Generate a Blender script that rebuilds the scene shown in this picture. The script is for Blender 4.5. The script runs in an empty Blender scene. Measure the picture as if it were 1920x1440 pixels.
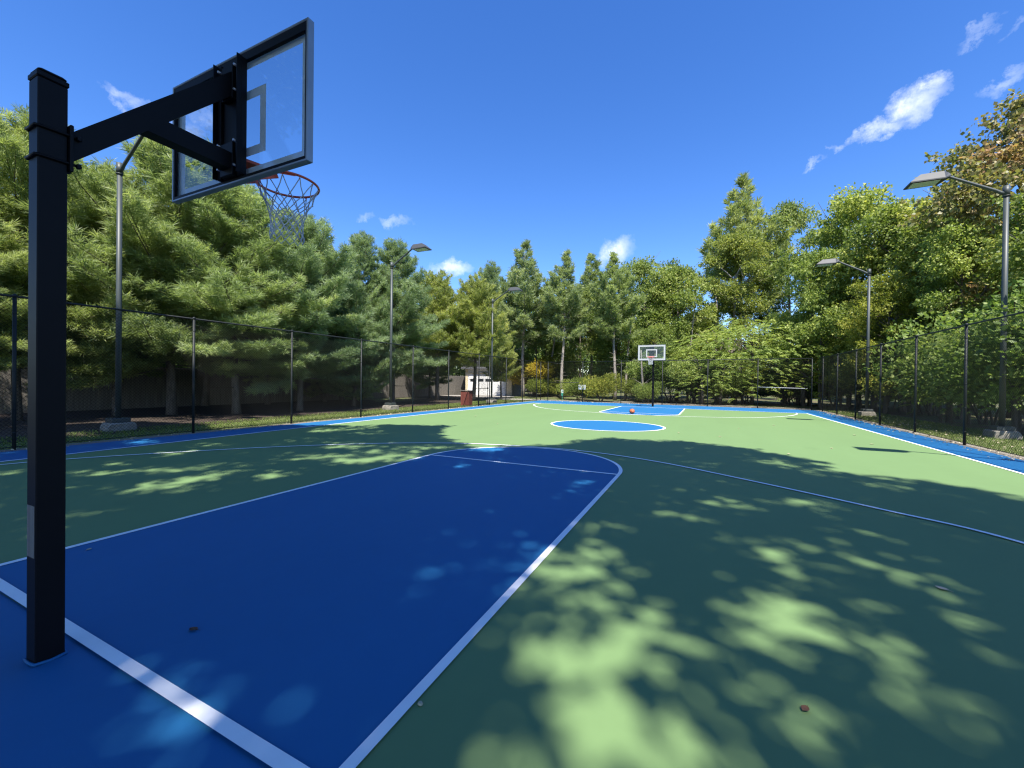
import bpy, math, random
import numpy as np
from mathutils import Vector, Matrix

random.seed(3)
scene = bpy.context.scene
COL = scene.collection
PI = math.pi

# ------------------------------------------------------------------ camera
CAM = np.array([3.024, -1.043, 1.479])
YAW, PITCH, ROLL, FPX = -0.440, -0.006, 0.012, 776.2
_f = np.array([math.sin(YAW) * math.cos(PITCH), math.cos(YAW) * math.cos(PITCH), math.sin(PITCH)])
_r = np.array([math.cos(YAW), -math.sin(YAW), 0.0])
_u = np.cross(_r, _f)
RT = _r * math.cos(ROLL) + _u * math.sin(ROLL)
UP = -_r * math.sin(ROLL) + _u * math.cos(ROLL)
FW = _f
cd = bpy.data.cameras.new('camera')
cd.sensor_width = 36.0
cd.lens = FPX / 1920 * 36
cd.clip_start = 0.05
cd.clip_end = 3000
cam = bpy.data.objects.new('camera', cd)
cam.matrix_world = Matrix(((RT[0], UP[0], -FW[0], CAM[0]), (RT[1], UP[1], -FW[1], CAM[1]),
                           (RT[2], UP[2], -FW[2], CAM[2]), (0, 0, 0, 1)))
COL.objects.link(cam)
scene.camera = cam

# ------------------------------------------------------------------ light
SUN = np.array([0.27, -0.46, 0.85]); SUN /= np.linalg.norm(SUN)
SUN_EL = math.asin(SUN[2]); SUN_ROT = math.atan2(SUN[0], SUN[1])
ld = bpy.data.lights.new('sun', 'SUN'); ld.energy = 4.6; ld.angle = math.radians(0.53); ld.color = (1.0, 0.95, 0.87)
sun = bpy.data.objects.new('sun', ld)
sun.rotation_euler = Vector(SUN).to_track_quat('Z', 'Y').to_euler()
sun.location = (20, -30, 60)
COL.objects.link(sun)

def site(px, depth):
    """ground point seen along a bearing of the photograph at a given distance ahead"""
    d = FW + (px - 960) / FPX * RT
    k = depth / (d @ FW)
    return np.array([CAM[0] + k * d[0], CAM[1] + k * d[1]])

def rise(xy, py):
    """height of the point above xy that the photograph shows at row py"""
    d0 = np.array([xy[0] - CAM[0], xy[1] - CAM[1], -CAM[2]])
    k = (720 - py) / FPX
    return (k * (d0 @ FW) - d0 @ UP) / (UP[2] - k * FW[2])

def bearing(px, py):
    d = FW + (px - 960) / FPX * RT - (py - 720) / FPX * UP
    return d / np.linalg.norm(d)

world = bpy.data.worlds.new('World'); scene.world = world
world.use_nodes = True
wn, wl = world.node_tree.nodes, world.node_tree.links
wn.clear()
def nd(t, **k):
    n = wn.new(t)
    for a, b in k.items(): setattr(n, a, b)
    return n
def vm(op, a, b=None):
    n = nd('ShaderNodeVectorMath', operation=op)
    for i, v in enumerate((a, b)):
        if v is None: continue
        if isinstance(v, (tuple, list, np.ndarray)): n.inputs[i].default_value = tuple(v)
        else: wl.new(v, n.inputs[i])
    return n.outputs['Value'] if op == 'DOT_PRODUCT' else n.outputs['Vector']
def mt(op, a, b=None, c=None, clamp=False):
    n = nd('ShaderNodeMath', operation=op); n.use_clamp = clamp
    for i, v in enumerate((a, b, c)):
        if v is None: continue
        if isinstance(v, (int, float)): n.inputs[i].default_value = v
        else: wl.new(v, n.inputs[i])
    return n.outputs[0]
out = nd('ShaderNodeOutputWorld'); bg = nd('ShaderNodeBackground')
sky = nd('ShaderNodeTexSky', sky_type='NISHITA')
sky.sun_disc = False; sky.sun_elevation = SUN_EL; sky.sun_rotation = SUN_ROT
sky.altitude = 0; sky.air_density = 1.0; sky.dust_density = 0.25; sky.ozone_density = 4.0
hs = nd('ShaderNodeHueSaturation'); hs.inputs['Saturation'].default_value = 1.27; hs.inputs['Hue'].default_value = .513; hs.inputs['Value'].default_value = 1.02
wl.new(sky.outputs[0], hs.inputs['Color'])
tc = nd('ShaderNodeTexCoord'); DIRV = tc.outputs['Generated']
n1 = nd('ShaderNodeTexNoise'); n1.inputs['Scale'].default_value = 9; n1.inputs['Detail'].default_value = 7; n1.inputs['Roughness'].default_value = 0.62
wl.new(DIRV, n1.inputs['Vector'])
n2 = nd('ShaderNodeTexNoise'); n2.inputs['Scale'].default_value = 26; n2.inputs['Detail'].default_value = 6; n2.inputs['Roughness'].default_value = 0.65
wl.new(DIRV, n2.inputs['Vector'])
warp = vm('SCALE', vm('SUBTRACT', n2.outputs['Color'], (0.5, 0.5, 0.5)))
warp.node.inputs['Scale'].default_value = 0.07
DW = vm('NORMALIZE', vm('ADD', DIRV, warp))
# small clouds: bearing in the photograph, half-width, half-height (degrees), tilt, strength
CLOUDS = [(1715, 195, 1.7, 1.4, 42, .85), (1650, 245, 2.2, .6, 8, 0.75), (1745, 155, 1.1, .8, 30, .8), (1565, 275, .7, .4, -20, .5), (1520, 308, .8, .3, 40, .35),
          (1893, 150, 1.4, .5, 15, 0.3), (1835, 55, 1.0, .3, 20, .2), (1905, 45, .8, .3, 20, .2), (240, 190, 1.3, .6, -10, .36), (385, 220, 2.0, 1.0, -20, .36), (345, 240, 1.4, .8, 0, .36),
          (847, 502, 2.6, .9, 3, .75), (745, 416, 1.6, .6, 5, .4), (1155, 470, 2.0, 1.5, 30, .95), (685, 410, 1.0, .4, 5, .25), (1010, 612, 1.4, .8, 0, .6), (1200, 605, 4.5, 1.4, 0, .7)]
dens = None
for px, py, a, b, tilt, s in CLOUDS:
    d = bearing(px, py)
    rr = np.cross(d, (0, 0, 1)); rr /= np.linalg.norm(rr); uu = np.cross(rr, d)
    t = math.radians(tilt)
    ax = (rr * math.cos(t) + uu * math.sin(t)) / math.radians(a)
    ay = (-rr * math.sin(t) + uu * math.cos(t)) / math.radians(b)
    x = vm('DOT_PRODUCT', DW, ax); y = vm('DOT_PRODUCT', DW, ay); z = vm('DOT_PRODUCT', DW, d)
    q = mt('SQRT', mt('ADD', mt('MULTIPLY', x, x), mt('MULTIPLY', y, y)))
    v = mt('MULTIPLY', mt('SUBTRACT', 1.35, q, clamp=True), s)
    v = mt('MULTIPLY', v, mt('GREATER_THAN', z, 0.3))
    dens = v if dens is None else mt('MAXIMUM', dens, v)
nz = mt('MULTIPLY_ADD', n1.outputs[0], 0.8, mt('MULTIPLY', n2.outputs[0], 0.9))      # about 0.85 +- 0.2
cl = mt('MULTIPLY', dens, mt('MULTIPLY_ADD', nz, 2.6, -1.55, clamp=True), clamp=True)
cl = mt('MULTIPLY', cl, 1.0, clamp=True)
mixc = nd('ShaderNodeMix', data_type='RGBA')
wl.new(cl, mixc.inputs[0]); wl.new(hs.outputs[0], mixc.inputs[6]); mixc.inputs[7].default_value = (4.6, 5.0, 5.6, 1)
wl.new(mixc.outputs[2], bg.inputs['Color']); bg.inputs['Strength'].default_value = 0.106
world.cycles.sampling_method = 'MANUAL'; world.cycles.sample_map_resolution = 1024
wl.new(bg.outputs[0], out.inputs['Surface'])

vs = scene.view_settings
scene.display_settings.display_device = 'sRGB'
vs.view_transform = 'Standard'; vs.look = 'None'; vs.exposure = 1.31; vs.gamma = 1.0
try: vs.use_curve_mapping = False
except Exception: pass
scene.cycles.max_bounces = 8; scene.cycles.transparent_max_bounces = 12
scene.cycles.caustics_reflective = False; scene.cycles.caustics_refractive = False
scene.cycles.use_denoising = True; scene.cycles.denoiser = 'OPENIMAGEDENOISE'; scene.cycles.denoising_input_passes = 'RGB_ALBEDO_NORMAL'; scene.cycles.denoising_prefilter = 'NONE'; scene.cycles.use_adaptive_sampling = False; scene.cycles.filter_width = 1.25; scene.cycles.sample_clamp_indirect = 1.5

# ------------------------------------------------------------------ materials
class Mat:
    def __init__(s, name):
        s.m = bpy.data.materials.new(name); s.m.use_nodes = True
        s.n, s.l = s.m.node_tree.nodes, s.m.node_tree.links
        s.b = s.n['Principled BSDF']; s.o = s.n['Material Output']
    def add(s, t, **k):
        n = s.n.new(t)
        for a, b in k.items(): setattr(n, a, b)
        return n
    def noise(s, scale, detail=4, rough=.55, coord='Object', stretch=None):
        t = s.add('ShaderNodeTexCoord'); n = s.add('ShaderNodeTexNoise')
        n.inputs['Scale'].default_value = scale; n.inputs['Detail'].default_value = detail; n.inputs['Roughness'].default_value = rough
        v = t.outputs[coord]
        if stretch:
            mp = s.add('ShaderNodeMapping'); mp.inputs['Scale'].default_value = stretch; s.l.new(v, mp.inputs['Vector']); v = mp.outputs[0]
        s.l.new(v, n.inputs['Vector'])
        return n.outputs[0]
    def ramp(s, fac, stops):
        r = s.add('ShaderNodeValToRGB'); e = r.color_ramp.elements
        while len(e) < len(stops): e.new(.5)
        for el, (p, c) in zip(e, stops): el.position = p; el.color = (*c, 1)
        s.l.new(fac, r.inputs[0]); return r.outputs[0]
    def mix(s, fac, a, b, mode='MIX'):
        n = s.add('ShaderNodeMix', data_type='RGBA'); n.blend_type = mode
        for i, v in ((0, fac), (6, a), (7, b)):
            if isinstance(v, (int, float)): n.inputs[i].default_value = v
            elif isinstance(v, tuple): n.inputs[i].default_value = (*v[:3], 1)
            else: s.l.new(v, n.inputs[i])
        return n.outputs[2]
    def bump(s, h, strength=.3, dist=.01):
        b = s.add('ShaderNodeBump'); b.inputs['Strength'].default_value = strength; b.inputs['Distance'].default_value = dist
        s.l.new(h, b.inputs['Height']); s.l.new(b.outputs[0], s.b.inputs['Normal'])
    def set(s, col=None, rough=None, metal=None, spec=None):
        if col is not None:
            if isinstance(col, tuple): s.b.inputs['Base Color'].default_value = (*col[:3], 1)
            else: s.l.new(col, s.b.inputs['Base Color'])
        if rough is not None:
            if isinstance(rough, (int, float)): s.b.inputs['Roughness'].default_value = rough
            else: s.l.new(rough, s.b.inputs['Roughness'])
        if metal is not None: s.b.inputs['Metallic'].default_value = metal
        if spec is not None: s.b.inputs['Specular IOR Level'].default_value = spec
        return s

def sh(c, k): return tuple(min(1, x * k) for x in c)

def simple(name, col, rough=.5, metal=0, var=.15, scale=6, bump=0, bscale=60, spec=.5):
    M = Mat(name)
    f = M.noise(scale)
    M.set(M.ramp(f, [(.3, sh(col, 1 - var)), (.7, sh(col, 1 + var))]), rough, metal, spec)
    if bump: M.bump(M.noise(bscale, 3), bump)
    return M.m

def court_mat(name, col):
    M = Mat(name)
    big = M.noise(.45, 4, .6); fine = M.noise(260, 3, .7); mid = M.noise(7, 5, .65); sq = M.noise(1.1, 3, .5, stretch=(1, .12, 1))
    c = M.ramp(big, [(.3, sh(col, .95)), (.7, sh(col, 1.05))])
    c = M.mix(.5, c, M.ramp(mid, [(.35, sh(col, .96)), (.65, sh(col, 1.04))]))
    c = M.mix(.35, c, M.ramp(sq, [(.3, sh(col, .93)), (.7, sh(col, 1.07))]))
    c = M.mix(M.ramp(fine, [(.25, (.03,) * 3), (.42, (0, 0, 0))]), c, sh(col, .6))
    sc = M.noise(2.2, 8, .8, stretch=(1, 3.5, 1)); c = M.mix(M.ramp(sc, [(.66, (0, 0, 0)), (.74, (.16,) * 3)]), c, (.5, .52, .48))
    st = M.noise(.8, 7, .7); c = M.mix(M.ramp(st, [(.30, (.16,) * 3), (.40, (0, 0, 0))]), c, sh(col, .55))
    M.set(c, .62, 0, .22)
    M.bump(fine, .08, .002)
    return M.m

GREEN = court_mat('green_acrylic', (.138, .222, .090))
BLUE = court_mat('blue_acrylic', (.016, .122, .285))
def line_mat():
    M = Mat('white_line_paint')
    fine = M.noise(90, 4, .7); mid = M.noise(5, 4)
    c = M.ramp(mid, [(.3, (.80, .81, .81)), (.7, (.86, .87, .87))])
    c = M.mix(M.ramp(fine, [(.26, (.25,) * 3), (.36, (0, 0, 0))]), c, (.55, .62, .66))
    M.set(c, .6, 0, .25); M.bump(M.noise(260, 3), .06, .002); return M.m
WHITE = line_mat()
BLACKP = simple('black_powder_coat', (.0045, .0045, .006), .5, 0, .12, 9, .02, 200, .13)
FENCEP = simple('black_vinyl_coat', (.012, .015, .015), .55, 0, .2, 4, 0, 60, .3)
WIRE = simple('black_vinyl_wire', (.005, .0055, .006), .5, 0, .2, 3, 0, 60, .2)
LAMPP = simple('grey_green_lamp_paint', (.042, .052, .051), .5, .0, .12, 2.5, .05, 90)
LAMPH = simple('grey_lamp_housing', (.042, .046, .05), .6, 0, .12, 5)
ALU = simple('brushed_aluminium', (.25, .275, .295), .42, .6, .08, 8)
ORANGE = simple('orange_rim_enamel', (.55, .075, .025), .4, 0, .15, 12)
CORD = simple('white_nylon_cord', (.5, .52, .54), .8, 0, .08, 30)
LABEL = simple('white_label_paint', (.55, .57, .57), .5, 0, .06, 20)
CONC = Mat('concrete'); CONC.set(CONC.ramp(CONC.noise(7, 6), [(.3, (.15, .14, .115)), (.7, (.27, .25, .21))]), .9); CONC.bump(CONC.noise(60, 5), .4); CONC = CONC.m
STEEL = simple('galvanised_bolt', (.4, .4, .42), .4, .8)
REDW = Mat('red_stained_wood')
REDW.set(REDW.mix(.6, REDW.ramp(REDW.noise(3, 5, .6, stretch=(14, 14, .6)), [(.3, (.11, .024, .016)), (.7, (.2, .05, .032))]), REDW.ramp(REDW.noise(2), [(.3, (.13, .028, .02)), (.7, (.19, .046, .034))])), .75); REDW = REDW.m
GREYW = Mat('weathered_grey_wood')
GREYW.set(GREYW.ramp(GREYW.noise(2, 6, .65, stretch=(9, 9, .5)), [(.25, (.09, .08, .07)), (.55, (.165, .15, .13)), (.8, (.24, .22, .195))]), .85); GREYW = GREYW.m
SIDING = simple('white_siding', (.72, .72, .70), .6, 0, .05, 2)
GREYSIDE = simple('grey_siding', (.30, .30, .31), .7, 0, .1, 2)
CREAM = simple('cream_trim', (.62, .52, .33), .6)
YELLOW = simple('yellow_bollard_paint', (.62, .42, .03), .5)
DARKG = simple('dark_window_pane', (.02, .025, .03), .15, 0, .1, 4, 0, 60, .6)
SHINGLE = simple('dark_roof_shingle', (.07, .07, .075), .9, 0, .3, 12)
TEAL = simple('green_bag_box', (.03, .22, .17), .5)
BALLM = Mat('orange_rubber'); BALLM.set(BALLM.ramp(BALLM.noise(20), [(.3, (.42, .10, .035)), (.7, (.50, .13, .05))]), .6); BALLM.bump(BALLM.noise(600, 2), .25, .002); BALLM = BALLM.m
SEAM = simple('black_ball_seam', (.015, .013, .012), .7)
LENS = Mat('lamp_lens'); LENS.set((.55, .58, .52), .22, 0, .6); LENS = LENS.m
DRYLEAF = simple('dry_brown_leaf', (.11, .05, .025), .8, 0, .3, 40)
PALELEAF = simple('dry_pale_leaf', (.42, .36, .24), .8, 0, .3, 40)

G = Mat('backboard_glass'); G.n.remove(G.b)
_t = G.add('ShaderNodeBsdfTransparent'); _t.inputs[0].default_value = (.93, .95, .96, 1)
_g = G.add('ShaderNodeBsdfGlossy'); _g.inputs['Roughness'].default_value = .01
_lw = G.add('ShaderNodeLayerWeight'); _lw.inputs['Blend'].default_value = .5
_pw = G.add('ShaderNodeMath', operation='POWER'); _pw.inputs[1].default_value = 4.0; G.l.new(_lw.outputs['Facing'], _pw.inputs[0])
_ma = G.add('ShaderNodeMath', operation='MULTIPLY_ADD'); _ma.inputs[1].default_value = .6; _ma.inputs[2].default_value = .035; G.l.new(_pw.outputs[0], _ma.inputs[0])
_mx = G.add('ShaderNodeMixShader'); G.l.new(_ma.outputs[0], _mx.inputs[0]); G.l.new(_t.outputs[0], _mx.inputs[1]); G.l.new(_g.outputs[0], _mx.inputs[2])
G.l.new(_mx.outputs[0], G.o.inputs['Surface']); GLASS = G.m

def bark(name, a, b):
    M = Mat(name)
    f = M.noise(5, 6, .65, stretch=(3, 3, .5))
    M.set(M.ramp(f, [(.3, a), (.7, b)]), .9); M.bump(M.noise(14, 6, .6, stretch=(3, 3, .6)), .9, .03)
    return M.m
BARK = bark('brown_bark', (.06, .05, .04), (.17, .145, .12))
PALEBARK = bark('pale_grey_bark', (.16, .14, .12), (.38, .34, .30))

def foliage(name, dark, mid, light, trans=.28, rough=.55, spec=.35):
    """leaf-to-leaf colour variation from a per-leaf attribute, tinted by each tree's own colour"""
    M = Mat(name)
    at = M.add('ShaderNodeAttribute'); at.attribute_name = 'tone'
    c = M.ramp(at.outputs['Fac'], [(.05, dark), (.5, mid), (.95, light)])
    oi = M.add('ShaderNodeObjectInfo')
    c = M.mix(1.0, c, oi.outputs['Color'], 'MULTIPLY')
    M.set(c, rough, 0, spec)
    tr = M.add('ShaderNodeBsdfTranslucent')
    M.l.new(M.mix(1.0, c, (1.25, 1.3, .7), 'MULTIPLY'), tr.inputs[0])
    mx = M.add('ShaderNodeMixShader'); mx.inputs[0].default_value = trans
    M.l.new(M.b.outputs[0], mx.inputs[1]); M.l.new(tr.outputs[0], mx.inputs[2]); M.l.new(mx.outputs[0], M.o.inputs['Surface'])
    return M.m
NEEDLE = foliage('pine_needles', (.135, .185, .08), (.245, .305, .15), (.40, .45, .24), .48, .5, .4)
LEAF = foliage('broad_leaves', (.08, .125, .036), (.19, .25, .072), (.39, .42, .15), .46, .5, .3)
SUMACL = foliage('sumac_leaflets', (.10, .15, .045), (.18, .25, .07), (.29, .35, .11), .44, .5, .4)
AUTUMN = foliage('turning_maple_leaves', (.12, .16, .06), (.23, .23, .10), (.34, .225, .15), .42, .45, .45)
GRASSM = foliage('grass_blades', (.07, .12, .02), (.13, .19, .035), (.24, .26, .08), .25, .6, .3)

M = Mat('ground_soil')
a_ = M.noise(.6, 6, .6); b_ = M.noise(7, 6, .7); c_ = M.noise(45, 4, .7)
gr = M.ramp(c_, [(.3, (.055, .085, .018)), (.7, (.13, .17, .045))])
so = M.ramp(b_, [(.25, (.05, .036, .022)), (.6, (.13, .095, .06)), (.8, (.22, .165, .10))])
M.set(M.mix(M.ramp(a_, [(.42, (0, 0, 0)), (.58, (1, 1, 1))]), gr, so), .95); M.bump(c_, .6, .03); SOIL = M.m
M = Mat('lawn'); M.set(M.mix(M.noise(1.3, 4), M.ramp(M.noise(50, 4, .7), [(.3, (.06, .095, .02)), (.7, (.14, .185, .045))]), M.ramp(M.noise(30, 4, .7), [(.3, (.11, .12, .035)), (.7, (.2, .2, .08))])), .95); M.bump(M.noise(60, 4), .8, .03); LAWN = M.m
M = Mat('needle_mulch'); M.set(M.ramp(M.noise(16, 7, .75), [(.25, (.018, .013, .009)), (.55, (.045, .03, .02)), (.85, (.12, .08, .05))]), .97); M.bump(M.noise(60, 5), .8, .03); MULCH = M.m
M = Mat('leaf_litter_gravel'); M.set(M.ramp(M.noise(70, 5, .75), [(.25, (.07, .06, .045)), (.5, (.2, .175, .14)), (.75, (.42, .37, .3))]), .95); M.bump(M.noise(90, 5), .9, .02); LITTER = M.m
M = Mat('pale_path_concrete'); M.set(M.ramp(M.noise(3, 6, .65), [(.3, (.26, .24, .21)), (.7, (.36, .335, .30))]), .9); M.bump(M.noise(80, 4), .3); PATHM = M.m

# ------------------------------------------------------------------ builders
def link(name, mesh, mat, parent=None, mats=None):
    o = bpy.data.objects.new(name, mesh); COL.objects.link(o)
    for m in (mats or [mat]): mesh.materials.append(m)
    if parent is not None: o.parent = parent
    return o

class MB:
    """collects solid shapes and links them as one mesh object"""
    def __init__(s): s.v, s.f, s.smooth = [], [], []
    def add(s, vs, fs, smooth=False):
        n = len(s.v); s.v += [tuple(float(c) for c in v) for v in vs]
        for f in fs: s.f.append([n + i for i in f]); s.smooth.append(smooth)
        return s
    def box(s, x0, x1, y0, y1, z0, z1, bev=0):
        if bev <= 0:
            v = [(x, y, z) for z in (z0, z1) for y in (y0, y1) for x in (x0, x1)]
            return s.add(v, [(0, 2, 3, 1), (4, 5, 7, 6), (0, 1, 5, 4), (2, 6, 7, 3), (0, 4, 6, 2), (1, 3, 7, 5)])
        b = bev
        def ring(z, i):
            X0, X1, Y0, Y1 = x0 + i, x1 - i, y0 + i, y1 - i; c = b * .7
            return [(X0 + c, Y0, z), (X1 - c, Y0, z), (X1, Y0 + c, z), (X1, Y1 - c, z), (X1 - c, Y1, z), (X0 + c, Y1, z), (X0, Y1 - c, z), (X0, Y0 + c, z)]
        return s.loft([ring(z0, b), ring(z0 + b, 0), ring(z1 - b, 0), ring(z1, b)])
    def loft(s, rings, cap=True, smooth=False, closed=False):
        k = len(rings[0]); v = [p for r in rings for p in r]; f = []
        m = len(rings)
        for i in range(m if closed else m - 1):
            for j in range(k):
                a, b = i * k + j, i * k + (j + 1) % k; i2 = ((i + 1) % m) * k
                f.append((a, b, i2 + (j + 1) % k, i2 + j))
        s.add(v, f, smooth)
        if cap and not closed:
            n = len(s.v) - len(v)
            s.f.append([n + j for j in range(k)][::-1]); s.smooth.append(False)
            s.f.append([n + (m - 1) * k + j for j in range(k)]); s.smooth.append(False)
        return s
    def tube(s, pts, r, n=8, smooth=True, cap=True, closed=False):
        pts = [Vector(p) for p in pts]; m = len(pts)
        rs = r if isinstance(r, (list, tuple)) else [r] * m
        rings = []; prev = None
        for i, p in enumerate(pts):
            if closed: d = (pts[(i + 1) % m] - pts[i - 1]).normalized()
            else: d = (pts[min(i + 1, m - 1)] - pts[max(i - 1, 0)]).normalized()
            if prev is None:
                prev = d.orthogonal().normalized()
            a = (prev - d * prev.dot(d)); a = a.normalized() if a.length > 1e-6 else d.orthogonal().normalized()
            prev = a; b = d.cross(a)
            rings.append([p + (a * math.cos(t) + b * math.sin(t)) * rs[i] for t in [2 * PI * j / n for j in range(n)]])
        return s.loft(rings, cap, smooth, closed)
    def bar(s, p, q, w, h, up=(0, 0, 1)):
        """rectangular bar from p to q, w across and h along up"""
        p, q = Vector(p), Vector(q); d = (q - p).normalized(); u = Vector(up); sd = d.cross(u).normalized(); u = sd.cross(d)
        R = [[c + sd * (w / 2 * i) + u * (h / 2 * j) for i, j in ((-1, -1), (1, -1), (1, 1), (-1, 1))] for c in (p, q)]
        return s.loft(R)
    def mesh(s, name):
        m = bpy.data.meshes.new(name); m.from_pydata(s.v, [], s.f)
        m.polygons.foreach_set('use_smooth', s.smooth); m.update(); return m
    def build(s, name, mat, parent=None): return link(name, s.mesh(name), mat, parent)

def np_mesh(name, V, F, tone=None):
    m = bpy.data.meshes.new(name); nf, k = F.shape
    m.vertices.add(len(V)); m.vertices.foreach_set('co', np.ascontiguousarray(V, dtype=np.float32).ravel())
    m.loops.add(nf * k); m.loops.foreach_set('vertex_index', np.ascontiguousarray(F, dtype=np.int32).ravel())
    m.polygons.add(nf); m.polygons.foreach_set('loop_start', np.arange(0, nf * k, k, dtype=np.int32))
    if tone is not None:
        a = m.attributes.new('tone', 'FLOAT', 'FACE'); a.data.foreach_set('value', np.ascontiguousarray(tone, dtype=np.float32))
    m.update(calc_edges=True); return m

def tag(o, label=None, cat=None, group=None, kind=None):
    if label: o['label'] = label
    if cat: o['category'] = cat
    if group: o['group'] = group
    if kind: o['kind'] = kind
    return o

def thing(name, label, cat, loc=(0, 0, 0), rz=0, group=None):
    o = bpy.data.objects.new(name, None); COL.objects.link(o); o.empty_display_size = .3
    o.location = loc; o.rotation_euler = (0, 0, rz)
    return tag(o, label, cat, group)

def dup(root, loc, rz, label, scale=1.0):
    """a copy of a thing with copies of its parts and their sub-parts"""
    def cp(o, par):
        c = o.copy(); COL.objects.link(c); c.parent = par
        for ch in o.children: cp(ch, c)
        return c
    r = cp(root, None); r.location = loc; r.rotation_euler = (0, 0, rz); r.scale = (scale,) * 3; r['label'] = label
    return r

def sheet(name, pts, z, mat, cat=None):
    """flat ground sheet from an outline"""
    m = bpy.data.meshes.new(name); m.from_pydata([(x, y, z) for x, y in pts], [], [list(range(len(pts)))]); m.update()
    return tag(link(name, m, mat), kind='structure')

def strip(name, pts, w, z, mat, closed=False):
    """painted line of constant width along a polyline"""
    P = [Vector((x, y)) for x, y in pts]; n = len(P); L, R = [], []
    for i in range(n):
        d = (P[(i + 1) % n] - P[i - 1]) if closed else (P[min(i + 1, n - 1)] - P[max(i - 1, 0)])
        d.normalize(); nn = Vector((-d.y, d.x)) * w / 2
        L.append(P[i] + nn); R.append(P[i] - nn)
    v = [(p.x, p.y, z) for p in L + R]; f = []
    for i in range(n if closed else n - 1):
        j = (i + 1) % n; f.append((n + i, n + j, j, i))
    m = bpy.data.meshes.new(name); m.from_pydata(v, [], f); m.update()
    return tag(link(name, m, mat), kind='structure')

def spline(pts, k=12):
    out = []; n = len(pts); P = [np.array(p, float) for p in pts]
    for i in range(n - 1):
        a, b, c, d = P[max(i - 1, 0)], P[i], P[i + 1], P[min(i + 2, n - 1)]
        for t in np.linspace(0, 1, k, endpoint=False):
            out.append(.5 * ((2 * b) + (c - a) * t + (2 * a - 5 * b + 4 * c - d) * t * t + (3 * b - a - 3 * c + d) * t ** 3))
    out.append(P[-1]); return [tuple(p) for p in out]

# ------------------------------------------------------------------ ground and court
FX0 = lambda y: -9.25 + .012 * (y - 5)                 # line of the left fence
FXR = 8.9                                             # line of the right fence
FYF = lambda x: 29.55 - .08 * (x + 8.9)               # line of the far fence

def terrain():
    xs = np.concatenate([[-600, -250, -120, -70], np.arange(-48, 49, 1.5), [70, 120, 250, 600]])
    ys = np.concatenate([[-600, -200, -80, -40], np.arange(-24, 76, 1.5), [100, 150, 300, 900]])
    X, Y = np.meshgrid(xs, ys)
    d = np.maximum.reduce([-10.5 - X, X - 10.2, Y - 31, -6 - Y])            # distance outside the court
    t = np.clip(d / 14, 0, 1)
    Z = -.03 + t * (.12 * np.sin(X * .31 + 1) * np.cos(Y * .27) + .05 * np.sin(X * .9) * np.sin(Y * .8))
    Z += .55 * np.exp(-(((X + 10.0) / 2.6) ** 2 + ((Y - 39) / 4.0) ** 2))     # small grass mound by the path
    V = np.stack([X, Y, Z], -1).reshape(-1, 3); nx = len(xs)
    i = np.arange(len(ys) - 1)[:, None] * nx + np.arange(nx - 1)[None]
    F = np.stack([i, i + 1, i + nx + 1, i + nx], -1).reshape(-1, 4)
    return np_mesh('ground', V, F)
tag(link('ground', terrain(), SOIL), kind='structure')
sheet('needle_bed', [(-24, -8), (-10.9, -8), (-10.75, 4), (-11.3, 9), (-11.2, 14), (-11.9, 19), (-12.2, 24), (-14, 29), (-18, 32), (-24, 34)], .012, MULCH)
sheet('lawn_strip', [(-11.5, -8), (-9.2, -8), (-9.1, 29.4), (-8.2, 29.75), (-9, 34), (-12.6, 30), (-13.4, 24), (-12.4, 19), (-11.9, 14), (-12.0, 9), (-11.5, 4)], .006, LAWN)
sheet('grass_verge', [(8.95, -8), (11.5, -8), (11.4, 4), (11.9, 12), (11.3, 20), (10.8, 30), (8.6, 28.4)], .006, LAWN)
sheet('leaf_litter_strip', [(-8.6, 29.6), (8.6, 28.2), (8.9, 30.4), (3, 31.6), (-3, 32.6), (-7, 32.2)], .008, LITTER)
sheet('driveway', [(-25, 33.0), (-17.5, 36.6), (-14.5, 40), (-12.2, 36.4), (-9.5, 33.2), (-6.2, 30.9), (-6.0, 29.5), (-8.2, 29.7), (-9.3, 29.8), (-10.7, 27.6), (-13, 30.0), (-18, 32.6)], .016, PATHM)
sheet('court_edge_gravel', [(-9.45, -6), (9.1, -6), (9.1, 28.3), (-8.95, 29.8), (-9.45, 5)], .018, LITTER)
# the asphalt slab of the court: real thickness, painted blue round the edge
b = MB(); ring = [(-9.12, -5.8), (8.76, -5.8), (8.76, 28.05), (-8.78, 29.4)]
b.loft([[(x, y, -.1) for x, y in ring], [(x, y, .026) for x, y in ring]])
tag(b.build('court_border', BLUE), kind='structure')
Z1, Z2, Z3 = .030, .034, .038
LS = [(-7.62, 0), (-7.66, 2.3), (-7.8, 6), (-7.86, 9), (-7.84, 14), (-7.76, 20), (-7.68, 25.25)]
RS = [(7.84, 0), (7.83, 8.85), (7.76, 14), (7.68, 20), (7.62, 24.35)]
sheet('court_surface', LS[::1] + RS[::-1], Z1, GREEN)
arc = lambda cx, cy, rx, ry, a0, a1, n=48: [(cx + rx * math.cos(math.radians(a0 + (a1 - a0) * i / n)), cy + ry * math.sin(math.radians(a0 + (a1 - a0) * i / n))) for i in range(n + 1)]
KL, KR, FT = -1.82, 1.79, 5.55
near_arc = arc((KL + KR) / 2, FT, (KR - KL) / 2, 1.84, 0, 180)
sheet('key_paint', [(KL, 0), (1.835, 0)] + near_arc, Z2, BLUE)
far_arc = arc(.05, 19.55, 1.83, 1.2, 180, 360)
sheet('key_paint', [(1.9, 24.68), (-1.72, 24.9)] + far_arc, Z2, BLUE)
circ = arc(-.05, 13.02, 1.86, 1.66, 0, 360, 96)[:-1]
sheet('centre_circle', circ, Z2, BLUE)
W = .058
strip('court_line', LS, W, Z3, WHITE)
strip('court_line', RS, W, Z3, WHITE)
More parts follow.
